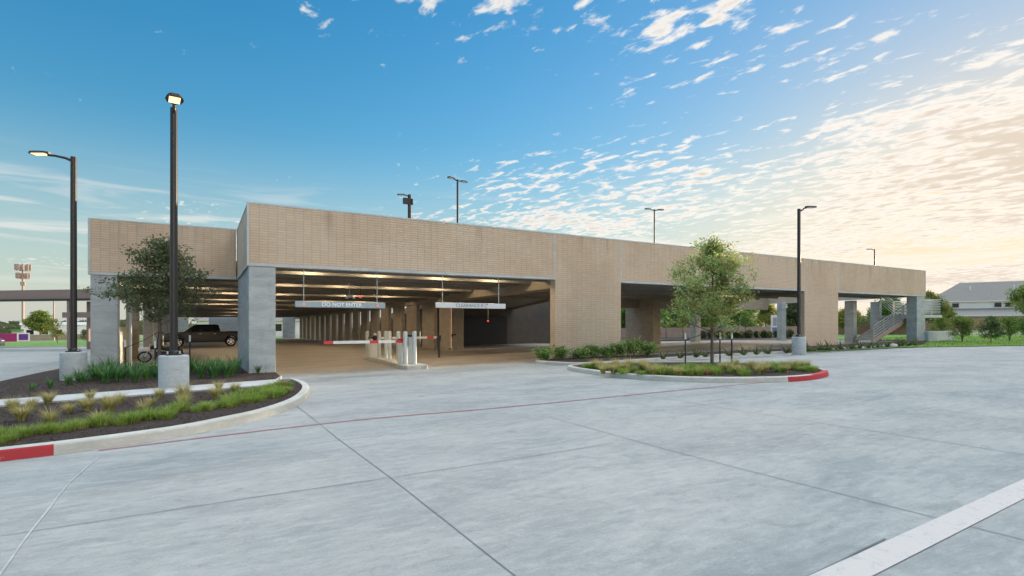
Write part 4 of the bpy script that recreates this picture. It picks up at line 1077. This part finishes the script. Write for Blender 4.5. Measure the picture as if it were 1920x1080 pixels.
for sd in (-1, 1):
    glass(pk, 'window', [(-1.25, 1.28), (-.72, 1.70), (-.45, 1.78), (-.35, 1.28)], 0, sd, 1.2, hwp, .28)
    glass(pk, 'window', [(-.27, 1.28), (-.37, 1.78), (.68, 1.78), (.82, 1.30)], 0, sd, 1.2, hwp, .28)
    for hx_ in (-.35, .7): m = MB(); m.box(hx_ - .09, hx_ + .06, sd * hwp - .02, sd * hwp + .025, 1.08, 1.11, M_STEEL); m.build('door_handle', pk)
    m = MB(); m.box(-1.12, -.98, min(sd * hwp, sd * (hwp + .22)), max(sd * hwp, sd * (hwp + .22)), 1.22, 1.40, M_CARBLK, .02); m.build('side_mirror', pk)
    m = MB(); m.box(-2.93, -2.72, sd * .80 - .12, sd * .80 + .12, .88, 1.05, M_LAMPG, .02); m.build('headlight', pk)
    m = MB(); m.box(2.80, 2.90, sd * .86 - .08, sd * .86 + .08, .85, 1.15, M_TAIL, .02); m.build('tail_light', pk)
    wheel(pk, -1.95, sd * .84, .41, sd); wheel(pk, 1.88, sd * .84, .41, sd)
m = MB(); m.box(-3.0, -2.88, -.85, .85, .45, .65, M_STEEL, .03); m.build('bumper', pk)
m = MB(); m.box(2.86, 3.0, -.85, .85, .48, .66, M_STEEL, .03); m.build('bumper', pk)
# grey car at the far left, cropped by the frame
cx_, cy_ = dist_at(-62, 43)
car = empty('parked_car', cx_, cy_, 0, -YAW + R(5)); tag(car, 'dark grey car cut off by the left edge of the photo', 'car')
prof = [(-2.2, .3), (-2.25, .6), (-2.1, .86), (-1.6, .94), (-1.1, 1.3), (-.6, 1.44), (.3, 1.45), (.75, 1.36), (1.25, .98), (2.05, .86), (2.22, .66), (2.2, .3), (1.75, .25), (1.6, .55), (1.35, .66), (1.1, .55), (.95, .25), (-.95, .25), (-1.1, .55), (-1.35, .66), (-1.6, .55), (-1.75, .25)]
m = MB(); extrude_profile(m, prof, .88, .9, .35, M_CARGREY, .05); m.build('body', car)
for sd in (-1, 1):
    glass(car, 'window', [(-1.25, .98), (-.95, 1.26), (-.1, 1.34), (-.1, .98)], 0, sd, .9, .88, .35)
    glass(car, 'window', [(0, .98), (0, 1.34), (.6, 1.28), (1.0, .98)], 0, sd, .9, .88, .35)
    m = MB(); m.box(2.05, 2.2, sd * .66 - .14, sd * .66 + .14, .60, .74, M_LAMPG, .02); m.build('headlight', car)
    wheel(car, -1.35, sd * .78, .32, sd); wheel(car, 1.35, sd * .78, .32, sd)
# motorcycle parked behind the lamp pole
mx, my = colat(303, 27.5), 27.5
mc = empty('motorcycle', mx, my, 0, R(8)); mc.scale = (.84, .84, .78); tag(mc, 'black and white motorcycle parked under the recessed opening, half hidden by the lamp pole', 'motorcycle')
for nm, wx in (('wheel', -.72), ('wheel', .72)):
    m = MB()
    for k in range(28):
        a, b = 2 * math.pi * k / 28, 2 * math.pi * (k + 1) / 28
        m.tube([(wx + math.cos(a) * .27, 0, .31 + math.sin(a) * .27), (wx + math.cos(b) * .27, 0, .31 + math.sin(b) * .27)], .05, M_TYRE, 6, cap=False)
    for k in range(6): a = math.pi * k / 6; m.tube([(wx - math.cos(a) * .26, 0, .31 - math.sin(a) * .26), (wx + math.cos(a) * .26, 0, .31 + math.sin(a) * .26)], .008, M_DARKM, 5)
    m.build(nm, mc)
m = MB(); m.box(-.3, .25, -.14, .14, .28, .6, M_DARKM, .05); m.tube([(-.72, .08, .31), (-.5, .08, .9)], .025, M_STEEL, 8); m.tube([(-.72, -.08, .31), (-.5, -.08, .9)], .025, M_STEEL, 8); m.build('engine', mc)
m = MB(); m.tube([(-.5, 0, .82), (-.25, 0, .86), (.05, 0, .78)], [.06, .17, .12], M_CARBLK, 14); m.build('fuel_tank', mc)
m = MB(); m.tube([(.0, 0, .74), (.3, 0, .72), (.7, 0, .80), (.85, 0, .82)], [.08, .13, .11, .04], M_DARKM, 12); m.build('seat', mc)
m = MB(); m.tube([(-.48, -.36, 1.0), (-.5, 0, .95), (-.48, .36, 1.0)], .015, M_STEEL, 8); m.build('handlebar', mc)
m = MB(); m.box(-.98, -.5, -.16, .16, .62, .84, M_WHITE, .06); m.build('fairing', mc)
m = MB(); m.tube([(.92 * 1.0, .02, .5), (.9, .02, .62), (.6, .0, .68), (.4, 0, .62)], [.03, .10, .10, .05], M_CARBLK, 10); m.build('rear_fender', mc)

# ------------------------------------------------------------------ far left scenery
def thing_box_fence(name, a, b, z0, z1, th, m_, lab, cat, posts=None):
    x, y = a; t_ = empty(name, x, y); tag(t_, lab, cat)
    d = Vector((b[0] - a[0], b[1] - a[1])); L = d.length; rz = math.atan2(d.y, d.x); t_.rotation_euler = (0, 0, rz)
    dz = g(*b) - g(*a); m = MB()
    m.add([(0, -th / 2, z0), (L, -th / 2, z0 + dz), (L, th / 2, z0 + dz), (0, th / 2, z0), (0, -th / 2, z1), (L, -th / 2, z1 + dz), (L, th / 2, z1 + dz), (0, th / 2, z1)],
          [(0, 3, 2, 1), (4, 5, 6, 7), (0, 1, 5, 4), (1, 2, 6, 5), (2, 3, 7, 6), (3, 0, 4, 7)], m_)
    m.build('panel', t_)
    if posts:
        n = int(L / posts)
        for k in range(n + 1):
            xx = k * posts; m = MB(); m.box(xx - th, xx + th, -th, th, z0, z1 + .08 + dz * k / max(1, n), m_); m.build('post', t_)
    return t_
mg = thing_box_fence('site_hoarding', dist_at(-160, 80), dist_at(33, 80), 0, 1.22, .12, M_MAG, 'magenta hoarding along the far side of the road at left', 'hoarding', 4)
x, y = dist_at(44, 79.4); t_ = empty('purple_sign', x, y, 0, -YAW + R(43)); tag(t_, 'square purple sign with a white border at the end of the magenta hoarding', 'sign')
m = MB(); m.box(-.72, .72, -.04, .04, .05, 1.3, M_WHITE); m.build('frame', t_); m = MB(); m.box(-.52, .52, -.06, -.041, .22, 1.14, M_PUR); m.build('panel', t_)
for sx in (-.6, .6): m = MB(); m.box(sx - .04, sx + .04, -.03, .03, -.1, .05, M_WHITE); m.build('leg', t_)
thing_box_fence('tan_wall', dist_at(53, 92), dist_at(172, 92), 0, .95, .25, M_TANW, 'low tan wall stretching right of the purple sign', 'wall')
x, y = dist_at(33, 100); t_ = empty('street_sign', x, y); t_.rotation_euler = (0, 0, R(15)); tag(t_, 'green roadside sign board above the magenta hoarding', 'sign')
m = MB(); m.box(-.85, .85, -.04, .04, 1.55, 1.98, M_GREENS); m.box(-.85, .85, -.03, .03, 1.2, 1.5, M_TANW); m.build('board', t_)
for sx in (-.7, .7): m = MB(); m.tube([(sx, .08, -.1), (sx, .08, 1.7)], .04, M_STEEL, 6); m.build('post', t_)
# far pale building
x, y = dist_at(112, 120); t_ = empty('warehouse', x, y, 0, -YAW + R(40)); tag(t_, 'long low pale warehouse far behind the tan wall', 'building')
m = MB(); m.box(-6.5, 6.0, 0, 9, -.2, 3.0, M_SIDING); m.build('wall', t_); m = MB(); m.add([(-6.8, -.3, 3.0), (6.3, -.3, 3.0), (6.3, 9.3, 3.0), (-6.8, 9.3, 3.0), (-6.8, 4.5, 3.7), (6.3, 4.5, 3.7)], [(0, 1, 5, 4), (2, 3, 4, 5), (0, 4, 3), (1, 2, 5), (3, 2, 1, 0)], M_TRIM); m.build('roof', t_)
for k in range(5): m = MB(); m.box(-5.6 + k * 2.4, -4.4 + k * 2.4, -.04, .02, .9, 1.9, M_GLASS); m.build('window', t_)
# cell tower
x, y = dist_at(43, 150); t_ = empty('cell_tower', x, y); tag(t_, 'tall cell tower mast with clustered antennas beyond the road', 'cell tower')
m = MB(); m.tube([(0, 0, 0), (0, 0, 20.8)], [.34, .24], M_TOWER, 12); m.build('mast', t_)
for zc, rr, hh in ((20.0, 1.6, 1.7), (17.6, 1.35, 1.5)):
    m = MB()
    for k in range(9):
        a = 2 * math.pi * k / 9; cx2, cy2 = math.cos(a) * rr, math.sin(a) * rr
        if zc < 18 and k % 3 == 1: continue
        m.box(cx2 - .22, cx2 + .22, cy2 - .2, cy2 + .2, zc - hh / 2, zc + hh / 2, M_TOWER, .03)
        m.tube([(0, 0, zc), (cx2, cy2, zc)], .05, M_TOWER, 5)
    for k in range(9):
        a, b = 2 * math.pi * k / 9, 2 * math.pi * (k + 1) / 9
        m.tube([(math.cos(a) * rr, math.sin(a) * rr, zc - hh * .55), (math.cos(b) * rr, math.sin(b) * rr, zc - hh * .55)], .06, M_TOWER, 5)
    m.build('antenna_array', t_)
m = MB(); m.box(-.5, .5, -.5, .5, 14.8, 15.8, M_TOWER, .05); m.build('equipment_box', t_)
x, y = dist_at(101, 82); t_ = empty('utility_pole', x, y); tag(t_, 'thin pale pole behind the small yellow green tree at left', 'pole')
m = MB(); m.tube([(0, 0, 0), (0, 0, 7.6)], [.13, .09], M_TOWER, 8); m.build('shaft', t_); m = MB(); m.tube([(-.9, 0, 7.3), (0, 0, 7.5)], .05, M_TOWER, 6); m.build('bracket', t_)
# elevated walkway girder
A_ = dist_at(-260, 44.5); B_ = dist_at(215, 39.5)
def girder_pt(t): return (A_[0] * (1 - t) + B_[0] * t, A_[1] * (1 - t) + B_[1] * t)
gx, gy = girder_pt(.8); t_ = empty('elevated_walkway', gx, gy); tag(t_, 'brown steel elevated walkway crossing the sky left of the garage', 'walkway')
dv = Vector((B_[0] - A_[0], B_[1] - A_[1])); Lg = dv.length; t_.rotation_euler = (0, 0, math.atan2(dv.y, dv.x)); x0g = -.8 * Lg
base_z = 0
m = MB(); m.box(x0g, .2 * Lg, -.9, .9, 4.42, 4.56, M_GIRDER); m.box(x0g, .2 * Lg, -.95, -.80, 3.86, 4.42, M_GIRDER); m.box(x0g, .2 * Lg, -1.08, -.72, 3.74, 3.86, M_DARKM); m.build('girder', t_)
m = MB(); m.box(x0g, .2 * Lg, .80, .95, 3.8, 4.42, M_GIRDER); m.build('girder', t_)
cxg = .2 * Lg - (215 - 155) / (475) * Lg
m = MB(); m.box(cxg - .1, cxg + .1, -.85, -.65, -.1, 3.74, M_GIRDER); m.build('column', t_)
m = MB(); m.box(cxg - .1, cxg + .1, .65, .85, -.1, 3.74, M_GIRDER); m.build('column', t_)
m = MB(); m.box(cxg - .55, cxg + 3.5, -.83, -.70, 2.45, 2.86, M_GIRDER); m.build('lower_beam', t_)
# trees at left
x, y = dist_at(76, 105); tree('broad_tree', x, y, 0, 5.6, 2.9, 1.6, 71, M_LEAF_MID, 'dense rounded green tree beyond the purple sign', n_limb=26, per=30, size=.24, trunk_r=.2, sub=8, spread=.35, m_leaf2=M_LEAF_YEL)
x, y = dist_at(108, 62); tree('yellow_tree', x, y, 0, 3.1, 1.1, .4, 72, M_LEAF_YEL, 'small airy yellow green tree on the far verge', n_limb=16, per=9, size=.09, trunk_r=.05, sub=5, spread=.16, stems=3)
x, y = dist_at(160, 75); shrub(160, 0, 0, 1.3, .8, 73, M_LEAF_DARK, 'small dark bush beside the walkway column', x=x, **{}) if False else tree('dark_bush', x, y, 0, 1.6, .8, .2, 73, M_LEAF_DARK, 'small dark bush beyond the walkway column', 'shrub', n_limb=10, per=12, size=.1, trunk_r=.04, sub=4, spread=.2, stems=3)
# verge
va, vb, vc, vd = dist_at(-400, 47), dist_at(165, 47), dist_at(168, 75), dist_at(-400, 75)
mb = MB(); mb.sheet([va, vb, vc, vd], .04, M_TURF); struct(mb.build('verge', shear=True))
mb = MB(); mb.add([(*va, -.02), (*vb, -.02), (*vb, .1), (*va, .1)], [(0, 1, 2, 3)], M_KERB); va2, vb2 = dist_at(-400, 47.3), dist_at(165, 47.3); mb.add([(*va, .1), (*vb, .1), (*vb2, .1), (*va2, .1)], [(0, 1, 2, 3)], M_KERB); struct(mb.build('kerb', shear=True))
# white house seen through the far end of the garage
x, y = dist_at(512, 112); t_ = empty('white_house', x, y, 0, R(-4)); tag(t_, 'white house glimpsed through the far end of the garage', 'house')
m = MB(); m.box(-14, 6, 0, 9, -.2, 3.2, M_WHITE); m.build('wall', t_); m = MB(); m.add([(-14.5, -.6, 3.2), (6.5, -.6, 3.2), (6.5, 9.6, 3.2), (-14.5, 9.6, 3.2), (-14.5, 4.5, 5.2), (6.5, 4.5, 5.2)], [(0, 1, 5, 4), (2, 3, 4, 5), (0, 4, 3), (1, 2, 5), (3, 2, 1, 0)], M_ROOF); m.build('roof', t_)
for xx in (-10, -6.5, -2.2, 1.0, 3.6): m = MB(); m.box(xx - .7, xx + .7, -.05, .02, 1.1, 2.6, M_GLASS); w_ = m.build('window', t_)
mb = MB(); mb.sheet([(-20, 90), (14, 90), (14, 130), (-20, 130)], .03, M_TURF); struct(mb.build('back_lawn', shear=True))
# pale building beyond the ramp
x, y = 34, 125; t_ = empty('pale_building', x, y, 0, R(6)); tag(t_, 'pale building glimpsed through the gaps between the inner piers', 'building')
m = MB(); m.box(-14, 14, 0, 8, -.2, 6.0, M_WHITE); m.build('wall', t_); m = MB(); m.box(-14.3, 14.3, -.3, 8.3, 6.0, 6.4, M_TRIM); m.build('roof', t_)
for k in range(8): m = MB(); m.box(-13 + k * 3.4, -11.4 + k * 3.4, -.04, .02, 1.2, 2.6, M_GLASS); m.build('window', t_)

# ------------------------------------------------------------------ beyond the right wing
thing_box_fence('brick_fence', dist_at(1150, 62), dist_at(1530, 62), 0, 1.1, .3, M_PINKB, 'pink brick boundary wall seen through the right opening', 'wall', 5)
thing_box_fence('brick_fence', dist_at(1545, 66), dist_at(1760, 60), 0, 1.3, .3, M_REDB, 'reddish brick wall behind the stair', 'wall', 5)
thing_box_fence('brick_fence', dist_at(1775, 74), dist_at(2150, 74), .25, 1.5, .3, M_REDB, 'reddish brick wall behind the shrubs at the right edge', 'wall', 5)
mb = MB(); mb.sheet([dist_at(1140, 47), dist_at(1560, 47), dist_at(1545, 61), dist_at(1140, 61)], .04, M_MULCH)
struct(mb.build('mulch_bed', shear=True))
for i, (px, d, h, r, ml, lb) in enumerate(((1172, 66, 4.2, 2.0, M_LEAF_MID, 'green tree in the left sliver of the right opening'), (1262, 72, 4.6, 3.2, M_LEAF_MID, 'broad green tree behind the boundary wall, left of the oak crown'),
                                ((1318), 76, 4.2, 3.0, M_LEAF_MID, 'green tree behind the boundary wall, seen behind the oak crown'), (1385, 74, 4.6, 3.0, M_LEAF_MID, 'green tree behind the boundary wall, right of the oak crown'),
                                (1436, 82, 4.8, 3.2, M_LEAF_YEL, 'yellow green tree above the pale low roof'), (1490, 70, 4.6, 2.6, M_LEAF_DARK, 'dark tree behind the right lamp pole'), (1670, 62, 4.4, 2.6, M_LEAF_MID, 'green tree behind the stair'),
                                (1590, 62, 3.0, 1.8, M_LEAF_YEL, 'small tree left of the stair columns'))):
    x, y = dist_at(px, d); tree('background_tree', x, y, 0, h, r, .9, 80 + i, ml, lb, n_limb=24, per=26, size=.17, trunk_r=.12, sub=8, spread=.3, group='trees beyond the garage')
# small trees with thin trunks before the wall, round shrubs in a row
for i, (px, lb) in enumerate(((1249, 'thin young tree before the boundary wall, leftmost'), (1281, 'thin young tree before the boundary wall, second from left'), (1398, 'thin young tree before the boundary wall, right of the oak'))):
    x, y = dist_at(px, 54); tree('young_tree', x, y, 0, 2.9, .9, 1.2, 95 + i, M_LEAF_MID, lb, n_limb=12, per=12, size=.08, trunk_r=.05, sub=5, spread=.16, group='young trees before the boundary wall')
xs_ = [1318, 1332, 1349, 1367, 1380, 1390, 1401, 1404.5, 1419, 1433, 1442, 1455, 1480]
sh0 = None
for i, px in enumerate(xs_):
    x, y = dist_at(px, 51 + (i % 3) * .6)
    if sh0 is None: sh0 = shrub(px, y, 0, .75, .42, 120, M_LEAF_DARK, 'round dark shrub in the row seen through the right opening', n=14, per=20, size=.06, group='round shrubs in the row behind the garage', name='round_shrub', x=x); continue
    copy_tree(sh0, kids_of(sh0), x, y, 0, i * 1.3, .85 + .25 * ((i * 7) % 5) / 5)
x, y = dist_at(1436, 88); t_ = empty('low_house', x, y, 0, R(0)); tag(t_, 'pale low roofed building behind the boundary wall', 'house')
m = MB(); m.box(-5, 4, 0, 6, 0, 2.2, M_SIDING); m.build('wall', t_); m = MB(); m.add([(-5.4, -.5, 2.2), (4.4, -.5, 2.2), (4.4, 6.5, 2.2), (-5.4, 6.5, 2.2), (-3.4, 3, 3.0), (2.4, 3, 3.0)], [(0, 1, 5, 4), (2, 3, 4, 5), (0, 4, 3), (1, 2, 5), (3, 2, 1, 0)], M_TRIM); m.build('roof', t_)
x, y = dist_at(1452, 56); t_ = empty('totem_sign', x, y, 0, -YAW + R(0)); tag(t_, 'upright white sign with a blue lower panel behind the right opening', 'sign')
m = MB(); m.box(-.36, .36, -.08, .08, 0, 2.35, M_WHITE, .01); m.build('panel', t_); m = MB(); m.box(-.27, .27, -.095, -.081, .55, 1.05, M_BLUE); m.build('graphic', t_)
m = MB(); m.box(-.20, .20, -.095, -.081, 1.2, 2.1, M_LETTERG); m.build('graphic', t_)
# house at the far right
hx, hy = dist_at(1850, 100); rzh = 0.0
t_ = empty('two_storey_house', hx, hy, 0, R(-62)); tag(t_, 'two storey house with grey hip roofs behind the shrubs at right', 'house')
def hip(m, x0, x1, y0, y1, z0, z1, ins, mt):
    yc = (y0 + y1) / 2
    m.add([(x0, y0, z0), (x1, y0, z0), (x1, y1, z0), (x0, y1, z0), (x0 + ins, yc, z1), (x1 - ins, yc, z1)], [(0, 1, 5, 4), (2, 3, 4, 5), (0, 4, 3), (1, 2, 5), (3, 2, 1, 0)], mt)
m = MB(); m.box(-8, 14, 0, 9, 0, 5.4, M_SIDING); m.build('wall', t_)
m = MB(); hip(m, -8.6, 14.6, -.6, 9.6, 5.4, 9.3, 5.4, M_ROOF); r_ = m.build('roof', t_); m = MB(); m.box(-8.65, 14.65, -.68, -.6, 5.25, 5.42, M_WHITE); m.build('fascia_board', t_)
for vx in (-2, 4.4): m = MB(); m.tube([(vx, 2.3, 7.0), (vx, 2.3, 8.5)], .1, M_WHITE, 8); m.build('vent_pipe', t_)
m = MB(); m.box(-7.2, 15, -3.2, 0, 0, 2.6, M_TANW); m.build('lower_wall', t_)
m = MB(); m.add([(-7.8, -3.8, 2.6), (15.4, -3.8, 2.6), (15.4, -.02, 4.0), (-6.4, -.02, 4.0), (-7.8, -.02, 2.6), (15.4, -.02, 2.6)], [(0, 1, 2, 3), (0, 3, 4), (1, 5, 2), (4, 5, 1, 0)], M_ROOF); m.build('lower_roof', t_)
m = MB(); m.box(-7.9, 15.5, -3.9, -3.8, 2.45, 2.65, M_WHITE); m.build('fascia_board', t_)
for vx in (-4.6, 1.6, 3.1, 6.3, 10.5):
    m = MB(); m.box(vx - .62, vx + .62, -.08, .0, 4.12, 5.12, M_WHITE); w_ = m.build('window', t_)
    m = MB(); m.box(vx - .5, vx + .5, -.1, -.081, 4.22, 5.02, M_GLASS); m.build('pane', t_).parent = w_
for vx in (-4, 0, 4, 8): m = MB(); m.box(vx - .8, vx + .8, -3.26, -3.2, .8, 2.0, M_GLASS); m.build('window', t_)
# shrubs on the lawn
for i, (px, d, h, r, ml, ml2, st, lb) in enumerate(((1804, 36, 1.65, 1.25, M_LEAF_MID, M_LEAF_YEL, 5, 'wide multi stemmed shrub on the lawn nearest the garage'), (1858, 33, 1.75, .85, M_LEAF_DARK, M_LEAF_MID, 1, 'upright dark green shrub between the wide ones'),
                                       (1893, 37, 1.7, 1.1, M_LEAF_MID, M_LEAF_YEL, 5, 'wide green shrub right of the upright dark one'), (1768, 46, 1.9, 1.2, M_LEAF_MID, M_LEAF_YEL, 4, 'green shrub right behind the low concrete wall'),
                                       (1930, 33, 1.6, 1.0, M_LEAF_MID, None, 4, 'green shrub cut by the right edge of the photo'))):
    x, y = dist_at(px, d); tree('lawn_shrub', x, y, 0, h, r, .3, 140 + i, ml, lb, 'shrub', n_limb=20, per=16, size=.06, trunk_r=.03, sub=6, spread=.13, m_leaf2=ml2, stems=st, wob=.25, up=.8)
x, y = dist_at(1935, 48); tree('broad_tree', x, y, 0, 5.2, 2.4, 1.9, 150, M_LEAF_MID, 'broad tree reaching in from the right edge over the house', n_limb=26, per=22, size=.11, trunk_r=.12, sub=8, spread=.22, m_leaf2=M_LEAF_YEL)
x, y = dist_at(1741, 78); tree('broad_tree', x, y, 0, 6.2, 3.0, 1.2, 151, M_LEAF_YEL, 'sunlit golden tree rising behind the stair landing', n_limb=26, per=26, size=.17, trunk_r=.15, sub=8, spread=.3, m_leaf2=M_LEAF_MID)
x, y = dist_at(1772, 90); tree('broad_tree', x, y, 0, 4.6, 2.2, 1.0, 152, M_LEAF_YEL, 'smaller tree left of the house wall', n_limb=20, per=22, size=.17, trunk_r=.12, sub=7, spread=.28, m_leaf2=M_LEAF_MID)
# distant tree line that closes the horizon
mb = MB(); rngt = random.Random(77); vs = []; fs = []
for _ in range(26000):
    a = rngt.uniform(-1.2, 1.35) ; d = rngt.uniform(230, 300)
    x = d * math.sin(YAW + a); y = d * math.cos(YAW + a)
    hmax = 6.5 + 3.5 * mnoise.noise(Vector((a * 9, 3.3, 0))) + 1.5 * mnoise.noise(Vector((a * 40, 1.3, 0)))
    z = g(x, y) + rngt.uniform(0, 1) ** .8 * hmax * .62 + 0; s = rngt.uniform(.5, 1.1); t2 = rngt.uniform(0, 6.28); i = len(vs)
    ca, sa = math.cos(a + YAW) * s, -math.sin(a + YAW) * s
    vs += [(x - ca * math.cos(t2), y - sa * math.cos(t2), z - s * math.sin(t2)), (x + ca * .5, y + sa * .5, z - s * .4), (x + ca * math.cos(t2), y + sa * math.cos(t2), z + s * math.sin(t2)), (x - ca * .5, y - sa * .5, z + s * .4)]
    fs.append((i, i + 1, i + 2, i + 3))
mb.add(vs, fs, M_LEAF_DARK); o = mb.build('far_woods'); o['kind'] = 'stuff'; o['label'] = 'far off line of trees along the horizon'; o['category'] = 'woods'
